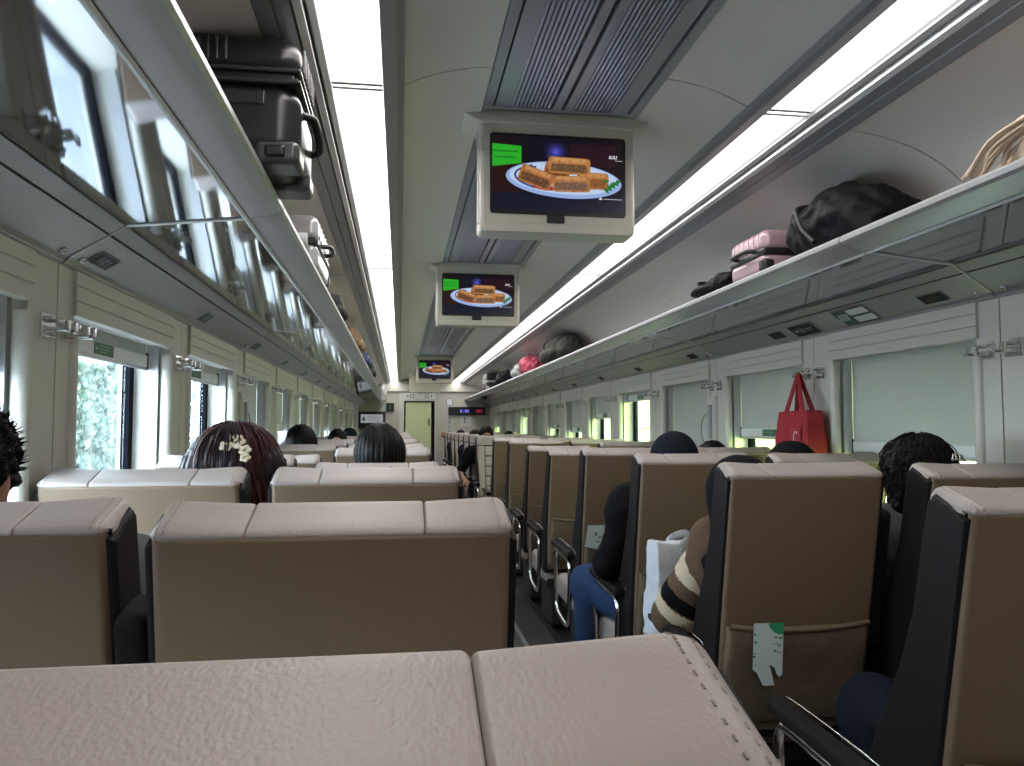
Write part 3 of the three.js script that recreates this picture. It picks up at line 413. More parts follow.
// ---------------------------------------------------------------- people: distance fields meshed with surface nets
const len = (x, y, z) => Math.sqrt(x * x + y * y + z * z);
const smin = (a, b, k) => { const h = Math.max(k - Math.abs(a - b), 0) / k; return Math.min(a, b) - h * h * k * 0.25; };
const bone = (a, b, ra, rb) => { const bx = b[0] - a[0], by = b[1] - a[1], bz = b[2] - a[2], L = bx * bx + by * by + bz * bz || 1e-9; return (x, y, z) => { const px = x - a[0], py = y - a[1], pz = z - a[2]; let t = (px * bx + py * by + pz * bz) / L; t = t < 0 ? 0 : t > 1 ? 1 : t; return len(px - bx * t, py - by * t, pz - bz * t) - (ra + (rb - ra) * t); }; };
const ell = (c, r) => (x, y, z) => { const px = (x - c[0]) / r[0], py = (y - c[1]) / r[1], pz = (z - c[2]) / r[2]; const k = len(px, py, pz); return (k - 1) * Math.min(r[0], r[1], r[2]) * (k < 1 ? 1 : 1.05); };
const blend = (fs, k) => (x, y, z) => { let d = 1e9; for (const f of fs) d = smin(d, f(x, y, z), k); return d; };
function net(f, lo, hi, h) {
  const n = [0, 1, 2].map((i) => Math.ceil((hi[i] - lo[i]) / h) + 2), [nx, ny, nz] = n, val = new Float32Array(nx * ny * nz), id = new Int32Array(nx * ny * nz).fill(-1);
  const at = (i, j, k) => i + nx * (j + ny * k);
  for (let k = 0; k < nz; k++) for (let j = 0; j < ny; j++) for (let i = 0; i < nx; i++) val[at(i, j, k)] = f(lo[0] + i * h, lo[1] + j * h, lo[2] + k * h);
  const pos = [], idx = [], nor = [];
  for (let k = 0; k < nz - 1; k++) for (let j = 0; j < ny - 1; j++) for (let i = 0; i < nx - 1; i++) {
    let sx = 0, sy = 0, sz = 0, c = 0, mask = 0;
    for (let q = 0; q < 8; q++) if (val[at(i + (q & 1), j + ((q >> 1) & 1), k + (q >> 2))] < 0) mask |= 1 << q;
    if (mask === 0 || mask === 255) continue;
    for (let q = 0; q < 8; q++) for (const b of [1, 2, 4]) { if (q & b) continue; const r = q | b; if (((mask >> q) & 1) === ((mask >> r) & 1)) continue;
      const a0 = [q & 1, (q >> 1) & 1, q >> 2], v0 = val[at(i + a0[0], j + a0[1], k + a0[2])], v1 = val[at(i + (r & 1), j + ((r >> 1) & 1), k + (r >> 2))], t = v0 / (v0 - v1);
      sx += a0[0] + (b === 1 ? t : 0); sy += a0[1] + (b === 2 ? t : 0); sz += a0[2] + (b === 4 ? t : 0); c++; }
    const x = lo[0] + (i + sx / c) * h, y = lo[1] + (j + sy / c) * h, z = lo[2] + (k + sz / c) * h, e = h * 0.5;
    const gx = f(x + e, y, z) - f(x - e, y, z), gy = f(x, y + e, z) - f(x, y - e, z), gz = f(x, y, z + e) - f(x, y, z - e), l = len(gx, gy, gz) || 1;
    id[at(i, j, k)] = pos.length / 3; pos.push(x, y, z); nor.push(gx / l, gy / l, gz / l);
  }
  const quad = (a, b, c, d, flip) => { if (a < 0 || b < 0 || c < 0 || d < 0) return; if (flip) idx.push(a, c, b, a, d, c); else idx.push(a, b, c, a, c, d); };
  for (let k = 1; k < nz - 1; k++) for (let j = 1; j < ny - 1; j++) for (let i = 1; i < nx - 1; i++) {
    const v = val[at(i, j, k)] < 0;
    if (v !== val[at(i + 1, j, k)] < 0) quad(id[at(i, j - 1, k - 1)], id[at(i, j, k - 1)], id[at(i, j, k)], id[at(i, j - 1, k)], !v);
    if (v !== val[at(i, j + 1, k)] < 0) quad(id[at(i - 1, j, k - 1)], id[at(i - 1, j, k)], id[at(i, j, k)], id[at(i, j, k - 1)], !v);
    if (v !== val[at(i, j, k + 1)] < 0) quad(id[at(i - 1, j - 1, k)], id[at(i, j - 1, k)], id[at(i, j, k)], id[at(i - 1, j, k)], !v);
  }
  const g = new THREE.BufferGeometry(); g.setAttribute('position', new THREE.Float32BufferAttribute(pos, 3)); g.setAttribute('normal', new THREE.Float32BufferAttribute(nor, 3)); g.setIndex(idx); return g;
}
const skin = mat(0.36, 0.19, 0.125, 0.5), hairM = mat(0.006, 0.005, 0.005, 0.5, 0, { physical: true, specularIntensity: 0.25 }), maroon = mat(0.045, 0.010, 0.012, 0.5, 0, { physical: true, specularIntensity: 0.4 }), purpleHair = mat(0.014, 0.008, 0.011, 0.45, 0, { physical: true, specularIntensity: 0.45 }), eyeM = mat(0.02, 0.015, 0.012, 0.2), lipM = mat(0.30, 0.10, 0.09, 0.5);
const clothMat = (r, g, b) => mat(r, g, b, 0.9, 0, { physical: true, specularIntensity: 0.2, bumpMap: weave, bumpScale: 0.0006 });
const C = { black: clothMat(0.006, 0.006, 0.007), navy: clothMat(0.012, 0.016, 0.028), jeans: clothMat(0.030, 0.058, 0.135), darkJeans: clothMat(0.009, 0.012, 0.020), brown: clothMat(0.115, 0.075, 0.05), creamCloth: clothMat(0.55, 0.46, 0.34), grey: clothMat(0.10, 0.10, 0.11), capCloth: clothMat(0.008, 0.011, 0.016), scarf: clothMat(0.007, 0.007, 0.009) };
// hand: palm, four fingers of different lengths and a thumb off the side; +z is along the fingers, palm faces -y
const handG = (() => {
  const fs = [bone([0, 0, 0.01], [0, 0, 0.05], 0.028, 0.032), bone([-0.012, 0, 0.06], [-0.022, 0, 0.075], 0.018, 0.015), bone([0.012, 0, 0.06], [0.022, 0, 0.07], 0.018, 0.014)];
  [[-0.030, 0.066, 0.9], [-0.010, 0.076, 0.95], [0.010, 0.071, 0.9], [0.029, 0.054, 0.8]].forEach(([x, l, c]) => { const k = [x * 1.05, 0, 0.082], m = [x * 1.12, -0.012, 0.082 + l * 0.5], e = [x * 1.1, -0.012 - l * 0.38 * c, 0.082 + l * 0.82]; fs.push(bone(k, m, 0.0095, 0.0088), bone(m, e, 0.0088, 0.0074)); });
  fs.push(bone([-0.022, -0.004, 0.02], [-0.050, -0.012, 0.05], 0.015, 0.011), bone([-0.050, -0.012, 0.05], [-0.052, -0.02, 0.078], 0.011, 0.0085));
  return net(blend(fs, 0.008), [-0.08, -0.07, -0.03], [0.06, 0.05, 0.18], 0.004);
})();
const headFs = (c) => { const [x, y, z] = c; return [ell([x, y + 0.02, z + 0.012], [0.074, 0.094, 0.094]), ell([x, y - 0.045, z - 0.022], [0.054, 0.066, 0.066]), bone([x, y - 0.004, z - 0.082], [x, y - 0.03, z - 0.098], 0.010, 0.014), ell([x - 0.076, y - 0.012, z + 0.012], [0.012, 0.030, 0.018]), ell([x + 0.076, y - 0.012, z + 0.012], [0.012, 0.030, 0.018]), bone([x - 0.03, y - 0.058, z - 0.078], [x + 0.03, y - 0.058, z - 0.078], 0.010, 0.010)]; };
const headG = net((x, y, z) => { const d = blend(headFs([0, 0, 0]), 0.03)(x, y, z); const e = Math.min(ell([-0.032, 0.005, -0.088], [0.017, 0.010, 0.014])(x, y, z), ell([0.032, 0.005, -0.088], [0.017, 0.010, 0.014])(x, y, z)); return Math.max(d, -(e)) ; }, [-0.12, -0.15, -0.14], [0.12, 0.14, 0.14], 0.0075);
const hairStyles = {
  short: (x, y, z) => { const d = ell([0, 0.024, 0.014], [0.090, 0.108, 0.110])(x, y, z) + 0.005 * N(x * 30, y * 12, z * 30) + 0.0025 * Math.sin(Math.atan2(x, z) * 40); const face = ell([0, -0.05, -0.10], [0.095, 0.105, 0.085])(x, y, z); return Math.max(d, -face, -0.075 - y + 0.02 * Math.abs(x) * 10); },
  messy: (x, y, z) => { const d = ell([0, 0.026, 0.016], [0.092, 0.112, 0.112])(x, y, z) + 0.016 * N(x * 34, y * 34, z * 34) + 0.010 * N(x * 70, y * 70, z * 70); const face = ell([0, -0.05, -0.10], [0.085, 0.10, 0.085])(x, y, z); const ears = Math.min(ell([-0.1, -0.03, -0.0], [0.028, 0.045, 0.04])(x, y, z), ell([0.1, -0.03, 0.0], [0.028, 0.045, 0.04])(x, y, z)); return Math.max(d, -face, -ears, -0.085 - y); },
  curly: (x, y, z) => { const d = ell([0, 0.022, 0.014], [0.104, 0.114, 0.118])(x, y, z) + 0.010 * N(x * 42, y * 42, z * 42) + 0.006 * N(x * 90, y * 90, z * 90); const low = ell([0, -0.08, 0.03], [0.10, 0.13, 0.10])(x, y, z) + 0.010 * N(x * 40, y * 40, z * 40); const face = ell([0, -0.055, -0.11], [0.08, 0.10, 0.085])(x, y, z); return Math.max(smin(d, low, 0.04), -face); },
  long: (x, y, z) => { const fl = 0.004 * Math.sin(Math.atan2(x, z) * 34 + y * 20) + 0.006 * N(x * 26, y * 9, z * 26); const d = ell([0, 0.024, 0.016], [0.108, 0.112, 0.118])(x, y, z) + fl; const drape = Math.min(bone([-0.07, 0, 0.03], [-0.095, -0.30, 0.02], 0.062, 0.05)(x, y, z), bone([0.07, 0, 0.03], [0.12, -0.30, 0.02], 0.062, 0.055)(x, y, z), bone([0, 0, 0.055], [0, -0.30, 0.06], 0.062, 0.05)(x, y, z)) + fl; const face = ell([0, -0.07, -0.11], [0.07, 0.11, 0.085])(x, y, z); return Math.max(smin(d, drape, 0.05), -face); },
  scarf: (x, y, z) => { const d = ell([0, 0.02, 0.014], [0.098, 0.114, 0.118])(x, y, z) + 0.004 * N(x * 12, y * 18, z * 12); const drape = blend([bone([0, -0.06, 0.02], [0, -0.20, 0.03], 0.082, 0.105), bone([-0.05, -0.18, 0.0], [0.05, -0.18, 0.0], 0.06, 0.06)], 0.05)(x, y, z) + 0.006 * Math.sin(y * 60 + x * 30); const face = ell([0, -0.02, -0.125], [0.062, 0.085, 0.06])(x, y, z); return Math.max(smin(d, drape, 0.05), -face); },
};
const hairG = {}; const hairOf = (k) => hairG[k] ??= net(hairStyles[k], k === 'long' ? [-0.24, -0.4, -0.18] : k === 'scarf' ? [-0.24, -0.42, -0.2] : [-0.15, -0.24, -0.16], [k === 'long' || k === 'scarf' ? 0.24 : 0.15, 0.17, k === 'scarf' ? 0.24 : 0.18], k === 'long' || k === 'scarf' ? 0.010 : 0.0075);
const capCrownG = net((x, y, z) => { const d = ell([0, 0.022, 0.012], [0.094, 0.108, 0.112])(x, y, z); const hole = ell([0, -0.002, 0.125], [0.036, 0.024, 0.05])(x, y, z); return Math.max(d, 0.012 - y, -hole); }, [-0.13, -0.02, -0.15], [0.13, 0.16, 0.16], 0.007);
// bodies
const J0 = { pelvis: [0, 0.53, -0.29], belly: [0, 0.70, -0.25], chest: [0, 0.88, -0.21], neck: [0, 1.01, -0.18], head: [0, 1.135, -0.19], sh: [[-0.165, 0.955, -0.20], [0.165, 0.955, -0.20]], el: [[-0.18, 0.72, -0.25], [0.18, 0.72, -0.25]], wr: [[-0.11, 0.64, -0.46], [0.11, 0.64, -0.46]], hip: [[-0.09, 0.53, -0.30], [0.09, 0.53, -0.30]], kn: [[-0.10, 0.565, -0.70], [0.10, 0.565, -0.70]], an: [[-0.10, 0.10, -0.68], [0.10, 0.10, -0.68]] };
const bodyCache = new Map();
function bodyShapes(over) {
  const key = JSON.stringify(over); if (bodyCache.has(key)) return bodyCache.get(key);
  const J = { ...J0, ...over };
  const torso = [bone(J.pelvis, J.belly, 0.125, 0.115), bone(J.belly, J.chest, 0.115, 0.12), bone([J.chest[0] - 0.06, J.chest[1], J.chest[2]], [J.chest[0] + 0.06, J.chest[1], J.chest[2]], 0.115, 0.115), bone(J.chest, J.neck, 0.11, 0.055), bone(J.sh[0], J.neck, 0.06, 0.055), bone(J.sh[1], J.neck, 0.06, 0.055), bone(J.sh[0], J.sh[1], 0.075, 0.075)];
  const upper = [0, 1].map((i) => bone(J.sh[i], J.el[i], 0.056, 0.043)), fore = [0, 1].map((i) => bone(J.el[i], J.wr[i], 0.042, 0.028));
  const legs = [0, 1].flatMap((i) => [bone(J.hip[i], J.kn[i], 0.092, 0.062), bone(J.kn[i], J.an[i], 0.060, 0.042)]), feet = [0, 1].map((i) => bone([J.an[i][0], 0.055, J.an[i][2] + 0.03], [J.an[i][0], 0.045, J.an[i][2] - 0.15], 0.045, 0.035));
  const neck = bone(J.neck, [J.head[0], J.head[1] - 0.05, J.head[2] + 0.01], 0.056, 0.055), skull = blend(headFs(J.head), 0.03);
  const all = [J.pelvis, J.chest, J.neck, ...J.sh, ...J.el, ...J.wr, ...J.hip, ...J.kn, ...J.an, [J.an[0][0], 0, J.an[0][2] - 0.16]]; const lo = [0, 1, 2].map((i) => Math.min(...all.map((p) => p[i])) - 0.17), hi = [0, 1, 2].map((i) => Math.max(...all.map((p) => p[i])) + 0.17); lo[1] = Math.max(lo[1], -0.02);
  const bodyF = blend([...torso, ...upper, ...fore, ...legs, ...feet, neck], 0.05);
  const bodyNet = net(bodyF, lo, hi, 0.022), head = headG.clone().translate(...J.head), hands = [0, 1].map((i) => { const d = V(J.wr[i][0] - J.el[i][0], J.wr[i][1] - J.el[i][1], J.wr[i][2] - J.el[i][2]).normalize(), m = new THREE.Matrix4(), x = V(0, 1, 0).cross(d).normalize(), y = d.clone().cross(x); m.makeBasis(x, y, d); m.setPosition(J.wr[i][0], J.wr[i][1], J.wr[i][2]); const g = handG.clone(); if (i === 0) g.scale(-1, 1, 1); g.applyMatrix4(m); return g; });
  const body = join([bodyNet, head, ...hands]);
  const shirtF = (sl) => { const fl = blend([...torso, ...upper, ...(sl ? fore : [])], 0.05); return (x, y, z) => { let d = fl(x, y, z) - 0.013 + 0.010 * N(x * 9, y * 14, z * 9) + 0.006 * N(x * 24, y * 30, z * 24); d = Math.max(d, 0.50 - y, -Math.max(Math.hypot(x - J.neck[0], z - J.neck[2]) - 0.066, J.neck[1] - 0.012 - y)); if (sl) { for (const i of [0, 1]) d = Math.max(d, 0.03 - len(x - J.wr[i][0], y - J.wr[i][1], z - J.wr[i][2])); } return d; }; };
  const trouF = (x, y, z) => Math.max(blend([...legs, bone(J.pelvis, J.belly, 0.125, 0.11)], 0.06)(x, y, z) - 0.013 + 0.008 * N(x * 10, y * 16, z * 10) + 0.005 * N(x * 26, y * 26, z * 26), y - 0.66, 0.09 - y);
  const shoes = net(blend(feet.map((f) => (x, y, z) => f(x, y, z) - 0.01), 0.01), [lo[0], 0, lo[2]], [hi[0], 0.2, hi[2]], 0.02);
  const r = { J, body, long: net(shirtF(true), lo, hi, 0.018), short: null, shortF: () => net(shirtF(false), lo, hi, 0.018), trousers: net(trouF, lo, [hi[0], 0.75, hi[2]], 0.02), shoes };
  bodyCache.set(key, r); return r;
}
function person({ x, z, turn = 0, drop = 0, over = {}, label, hair = 'short', hairMat = hairM, top = C.black, sleeves = true, bottom = C.darkJeans, headTurn = 0, face = false, hairScale = 1 }) {
  const sh = bodyShapes(over), t = thing('person', label, 'person', [x, 0, z], turn); const y = drop;
  // a shorter person sits lower in the seat
  const body = part('body', sh.body, skin, t); const shirt = part('shirt', sleeves ? sh.long : sh.shortF(), top, t); part('trousers', sh.trousers, bottom, t); part('shoes', sh.shoes, M.black, t);
  const h = sh.J.head;
  if (hair === 'cap') {
    const c = part('cap', capCrownG, C.capCloth, t); c.position.set(...h); c.rotation.y = headTurn;
    const br = new THREE.CylinderGeometry(0.085, 0.085, 0.006, 24, 1, false, Math.PI / 2, Math.PI); br.rotateY(0); br.scale(0.95, 1, 1.15); br.rotateX(-0.12); br.translate(0, 0.022, -0.085); part('brim', br, C.capCloth, c);
    part('strap', tube([[-0.045, 0.008, 0.104], [0, 0.004, 0.124], [0.045, 0.008, 0.104]], 0.006, false, 12, 6), M.grilleFrame, c);
    const hm = part('hair', hairOf('short'), hairM, t); hm.position.set(...h); hm.scale.set(0.95, 0.9, 0.95);
  } else { const hm = part('hair', hairOf(hair), hairMat, t); if (hair === 'scarf') hm.name = 'headscarf'; hm.position.set(...h); hm.rotation.y = headTurn; hm.scale.setScalar(hairScale); }
  for (const s of [-1, 1]) { const e = part('eye', new THREE.SphereGeometry(0.0125, 10, 8), eyeM, t); e.position.set(h[0] + s * 0.032, h[1] + 0.005, h[2] - 0.077); }
  const m = part('mouth', new THREE.SphereGeometry(0.02, 10, 6), lipM, t); m.scale.set(1, 0.3, 0.35); m.position.set(h[0], h[1] - 0.058, h[2] - 0.087);
  return { t, body, shirt, h, sh };
}
const lower = (d, dx = 0, dz = 0) => ({ pelvis: [0, 0.53, -0.31], belly: [0, 0.70 - d * 0.3, -0.27], chest: [0, 0.88 - d * 0.8, -0.22], neck: [dx * 0.5, 1.01 - d, -0.18 + dz * 0.5], head: [dx, 1.135 - d, -0.19 + dz], sh: [[-0.15, 0.955 - d, -0.20], [0.15, 0.955 - d, -0.20]], el: [[-0.175, 0.72 - d * 0.5, -0.25], [0.175, 0.72 - d * 0.5, -0.25]] });
// hair strands over a head: paths run from the crown outwards and down
function strands(n, c, { r = [0.108, 0.114, 0.12], fall = 0.2, thick = 0.0022, th0 = -2.6, th1 = 2.6, spread = 0.02, wild = 0.004, lat0 = 0.1 }) {
  const out = []; for (let i = 0; i < n; i++) { const th = rnd(th0, th1), pts = []; const ph0 = rnd(lat0, 0.9), w = rnd(0.98, 1.04), sp = rnd(0, spread), L = fall * rnd(0.5, 1); let last;
    for (let j = 0; j <= 4; j++) { const ph = ph0 + (Math.PI * 0.56 - ph0) * (j / 4); last = [c[0] + Math.sin(th) * Math.sin(ph) * r[0] * w + rnd(-wild, wild), c[1] + 0.022 + Math.cos(ph) * r[1] * w, c[2] + 0.014 + Math.cos(th) * Math.sin(ph) * r[2] * w + rnd(-wild, wild)]; pts.push(last); }
    for (let j = 1; j <= 3; j++) pts.push([last[0] + Math.sin(th) * sp * j + rnd(-1, 1) * wild * 2, last[1] - L * j / 3, last[2] + Math.cos(th) * sp * 0.3 * j + rnd(-1, 1) * wild * 2]);
    out.push(tube(pts, thick * rnd(0.6, 1.3), false, 14, 4)); }
  return join(out);
}
// ---------------------------------------------------------------- passengers
{ const p = person({ x: -WX, z: -1.115, over: lower(-0.045, -0.105), hair: 'messy', top: C.grey, label: 'man with messy black hair in the window seat, ear showing, by half lowered blind' });
  const tufts = []; for (let i = 0; i < 520; i++) { const th = rnd(-2.4, 2.4), ph = rnd(0.1, 1.75), d = V(Math.sin(th) * Math.sin(ph), Math.cos(ph), Math.cos(th) * Math.sin(ph)); const g = new THREE.ConeGeometry(0.0026, rnd(0.016, 0.032), 4); const q = new THREE.Quaternion().setFromUnitVectors(V(0, 1, 0), d.clone().add(V(rnd(-0.6, 0.6), rnd(-0.2, 0.5), rnd(-0.6, 0.6))).normalize()); g.applyQuaternion(q); g.translate(p.h[0] + d.x * 0.098, p.h[1] + 0.026 + d.y * 0.114, p.h[2] + 0.016 + d.z * 0.116); tufts.push(g); } part('hair_tufts', tufts, hairM, p.t).userData.kind = 'stuff'; }
{ const p = person({ x: -WX, z: -1.93, over: lower(0.0, 0.155), hair: 'long', hairMat: purpleHair, top: clothMat(0.05, 0.012, 0.018), label: 'woman with long maroon hair and pale flower clip in the sunlit window seat' });
  part('hair_strands', strands(150, p.h, { fall: 0.16, th0: -2.3, th1: 2.3, spread: 0.012, r: [0.112, 0.116, 0.122] }), purpleHair, p.t).userData.kind = 'stuff'; part('maroon_strands', strands(120, p.h, { fall: 0.22, th0: 0.3, th1: 2.2, spread: 0.018, r: [0.114, 0.116, 0.124], thick: 0.0026 }), maroon, p.t).userData.kind = 'stuff';
  part('brown_strands', strands(26, p.h, { fall: 0.14, th0: -2.0, th1: -0.2, r: [0.115, 0.117, 0.124], thick: 0.0016 }), mat(0.12, 0.06, 0.05, 0.4), p.t).userData.kind = 'stuff';
  const fl = []; for (const [dx, dy, s] of [[0, 0, 1], [-0.022, -0.012, 0.8], [0.024, -0.026, 0.7], [0.028, -0.05, 0.6], [-0.008, 0.010, 0.7]]) { for (let i = 0; i < 5; i++) { const g = new THREE.SphereGeometry(0.011 * s, 8, 6); g.scale(1, 1, 0.45); g.translate(Math.cos(i * 1.257) * 0.013 * s + dx, Math.sin(i * 1.257) * 0.013 * s + dy, 0); fl.push(g); } const b = new THREE.SphereGeometry(0.005 * s, 6, 5); b.translate(dx, dy, 0.006); fl.push(b); }
  const clip = part('flower_clip', fl, mat(0.5, 0.44, 0.33, 0.6), p.t); clip.position.set(p.h[0] + 0.022, p.h[1] + 0.088, p.h[2] + 0.112); clip.rotation.x = -0.7; }
person({ x: -AX, z: -2.83, over: lower(0.0), label: 'person with smooth round black hair above the aisle seats, before the notice screen', hairScale: 1.08 });
person({ x: -AX, z: -1.92, over: lower(0.115, 0.055), label: 'small passenger whose hair barely shows over the aisle seat', top: C.navy });
person({ x: -WX, z: -4.55, over: lower(-0.005), label: 'passenger with flat topped dark hair by the tree side window row', hairScale: 1.04, top: C.grey });
person({ x: -WX, z: -7.6, turn: Math.PI, over: lower(0.02), label: 'passenger facing backwards with dark fringe, tree side', top: C.grey });
person({ x: -WX, z: -9.36, turn: Math.PI, over: lower(0.01), label: 'passenger in dark cap near the notice screen', hair: 'cap' });
person({ x: AX, z: -2.76, over: { ...lower(0.02), sh: [[-0.175, 0.945, -0.21], [0.165, 0.93, -0.20]], el: [[-0.25, 0.72, -0.24], [0.205, 0.7, -0.25]], wr: [[-0.20, 0.63, -0.44], [0.11, 0.63, -0.46]], kn: [[-0.245, 0.57, -0.60], [0.08, 0.565, -0.68]], hip: [[-0.10, 0.53, -0.30], [0.09, 0.53, -0.30]], an: [[-0.25, 0.10, -0.58], [0.08, 0.10, -0.66]] }, hair: 'cap', bottom: C.jeans, label: 'person in dark cap, black jacket and blue jeans beside the aisle' });
person({ x: WX, z: -3.58, over: lower(0.075), hair: 'short', label: 'dark haired passenger by the closed blind, next to the person in cap' });
{ const over = { ...lower(0.09, -0.075), sh: [[-0.115, 0.90, -0.24], [0.15, 0.85, -0.20]], el: [[-0.205, 0.675, -0.36], [0.2, 0.66, -0.25]], wr: [[-0.08, 0.61, -0.50], [0.11, 0.62, -0.46]] };
  const p = person({ x: AX, z: -2.0, over, hair: 'scarf', hairMat: C.scarf, top: C.brown, label: 'person in black headscarf with brown, cream and black striped sleeve' });
  const a = over.sh[0], b = over.el[0], dir = V(b[0] - a[0], b[1] - a[1], b[2] - a[2]), Ls = dir.length(); dir.normalize(); const f = bone(a, b, 0.072, 0.08), lo = [-0.42, 0.5, -0.55], hi = [-0.02, 1.0, -0.08];
  part('sleeve', net((x, y, z) => f(x, y, z) - 0.003 + 0.006 * N(x * 12, y * 12, z * 12), lo, hi, 0.012), C.brown, p.t);
  for (const [t0, t1, m, nm] of [[0.26, 0.52, C.creamCloth, 'cream_stripe'], [0.66, 0.84, C.black, 'black_stripe'], [0.84, 1.0, C.creamCloth, 'cream_stripe']]) part(nm, net((x, y, z) => { const t = ((x - a[0]) * dir.x + (y - a[1]) * dir.y + (z - a[2]) * dir.z) / Ls; return Math.max(f(x, y, z) - 0.0055 + 0.006 * N(x * 12, y * 12, z * 12), (t0 - t) * Ls, (t - t1) * Ls); }, lo, hi, 0.008), m, p.t); }
person({ x: WX, z: -2.72, over: lower(0.062, -0.03), hair: 'scarf', hairMat: C.scarf, label: 'person in black headscarf in front of the red tote bag' });
{ const p = person({ x: WX, z: -1.90, over: lower(0.018, -0.075), hairScale: 0.9, hair: 'curly', top: C.grey, label: 'person with curly black hair and shiny clip under the wide blind' });
  const cl = []; for (let i = 0; i < 4; i++) cl.push(place(rbox(0.006, 0.022, 0.008, 0.002), (i - 1.5) * 0.011, -Math.abs(i - 1.5) * 0.004, 0, 0, 0, (i - 1.5) * 0.3)); cl.push(rbox(0.045, 0.006, 0.008, 0.002, 0, -0.012, 0)); const c = part('hair_clip', cl, M.chrome, p.t); c.position.set(p.h[0] + 0.045, p.h[1] + 0.062, p.h[2] + 0.118); c.rotation.x = -0.4;
  part('hair_strands', strands(110, p.h, { fall: 0.04, th0: -2.4, th1: 2.4, r: [0.094, 0.104, 0.108], thick: 0.0016, wild: 0.010 }), hairM, p.t).userData.kind = 'stuff'; }
person({ x: AX + 0.13, z: -1.14, over: { ...lower(0.18), sh: [[-0.13, 0.775, -0.21], [0.13, 0.79, -0.21]], el: [[-0.10, 0.60, -0.24], [0.12, 0.60, -0.24]], wr: [[0.0, 0.64, -0.36], [0.06, 0.64, -0.36]], kn: [[-0.05, 0.568, -0.64], [0.09, 0.565, -0.64]], an: [[-0.05, 0.1, -0.60], [0.09, 0.1, -0.60]] }, bottom: C.darkJeans, label: 'person in dark jeans hidden behind the black sided aisle seat, knee showing' });
person({ x: AX, z: -9.60, turn: Math.PI, over: { ...lower(-0.01, 0.03), sh: [[-0.12, 0.95, -0.22], [0.21, 0.94, -0.22]], el: [[-0.18, 0.72, -0.3], [0.37, 0.70, -0.26]], wr: [[-0.10, 0.64, -0.5], [0.30, 0.62, -0.46]], kn: [[-0.08, 0.565, -0.68], [0.2, 0.565, -0.66]], an: [[-0.08, 0.1, -0.66], [0.2, 0.1, -0.64]] }, sleeves: false, label: 'person in black short sleeved shirt beside the aisle in a reversed seat' });
person({ x: WX, z: -11.39, turn: Math.PI, over: lower(0.06), label: 'passenger facing backwards by the far blinds, forehead showing', top: C.grey });
person({ x: AX, z: -11.36, turn: Math.PI, over: lower(0.04), label: 'passenger with black hair under the digital display', top: C.navy });
person({ x: AX, z: -14.0, turn: Math.PI, over: lower(0.05), label: 'passenger next to the pictogram poster, dark hair', top: C.navy });

// ---------------------------------------------------------------- luggage on the racks
const bagM = (r, g, b, rough = 0.8) => mat(r, g, b, rough, 0, { physical: true, specularIntensity: 0.35, bumpMap: wrinkle, bumpScale: 0.006 });
{ // black hard suitcase: two ribbed shells, zip line between, wheels and side handle
  const t = thing('suitcase', 'large black hard shell suitcase lying on the mirror underside rack', 'suitcase', [-0.905, 1.833, -1.85]); t.scale.y = 0.93; const W = 0.36, D = 0.29, m = mat(0.012, 0.012, 0.013, 0.34), m2 = mat(0.008, 0.008, 0.008, 0.4);
  part('lower_shell', rbox(W, 0.19, D, 0.05, 0, 0.108, 0, 5), m, t); part('upper_shell', rbox(W, 0.10, D, 0.045, 0, 0.268, 0, 5), m, t);
  part('zip_band', rbox(W - 0.012, 0.03, D - 0.012, 0.012, 0, 0.212, 0, 3), m2, t); part('edge_trim', [rbox(W + 0.006, 0.011, D + 0.006, 0.005, 0, 0.198, 0), rbox(W + 0.006, 0.011, D + 0.006, 0.005, 0, 0.226, 0)], mat(0.05, 0.05, 0.052, 0.2, 0.3), t);
  const ribM = mat(0.06, 0.06, 0.062, 0.3); for (let i = 0; i < 9; i++) part('rib', rbox(0.006, 0.058, 0.010, 0.003, -0.125 + i * 0.0185, 0.27, D / 2), ribM, t);
  for (let i = 0; i < 7; i++) part('rib', rbox(0.010, 0.062, 0.009, 0.004, W / 2, 0.275, -0.09 + i * 0.03), m2, t);
  part('lock', [cyl(0.017, 0.017, 0.012, 20).rotateX(Math.PI / 2).translate(0.045, 0.155, D / 2), rbox(0.10, 0.03, 0.008, 0.004, 0.055, 0.155, D / 2), rbox(0.02, 0.034, 0.012, 0.004, 0.098, 0.155, D / 2)], mat(0.05, 0.05, 0.055, 0.25, 0.4), t);
  part('side_handle', tube([[W / 2 - 0.005, 0.155, 0.06], [W / 2 + 0.02, 0.15, 0.045], [W / 2 + 0.024, 0.135, -0.02], [W / 2 + 0.02, 0.12, -0.085], [W / 2 - 0.005, 0.115, -0.10]], 0.010, false, 30, 8), m2, t);
  for (const [wx, wz] of [[W / 2 - 0.05, D / 2 - 0.06], [-W / 2 + 0.05, D / 2 - 0.06], [W / 2 - 0.05, -D / 2 + 0.06], [-W / 2 + 0.05, -D / 2 + 0.06]]) { const w = part('wheel_housing', [rbox(0.095, 0.055, 0.10, 0.016, wx + Math.sign(wx) * 0.004, 0.03, wz + Math.sign(wz) * 0.012, 3)], ribM, t); part('wheel', rbox(0.045, 0.03, 0.02, 0.008, wx, 0.03, wz + Math.sign(wz) * 0.058), m2, w); }
}
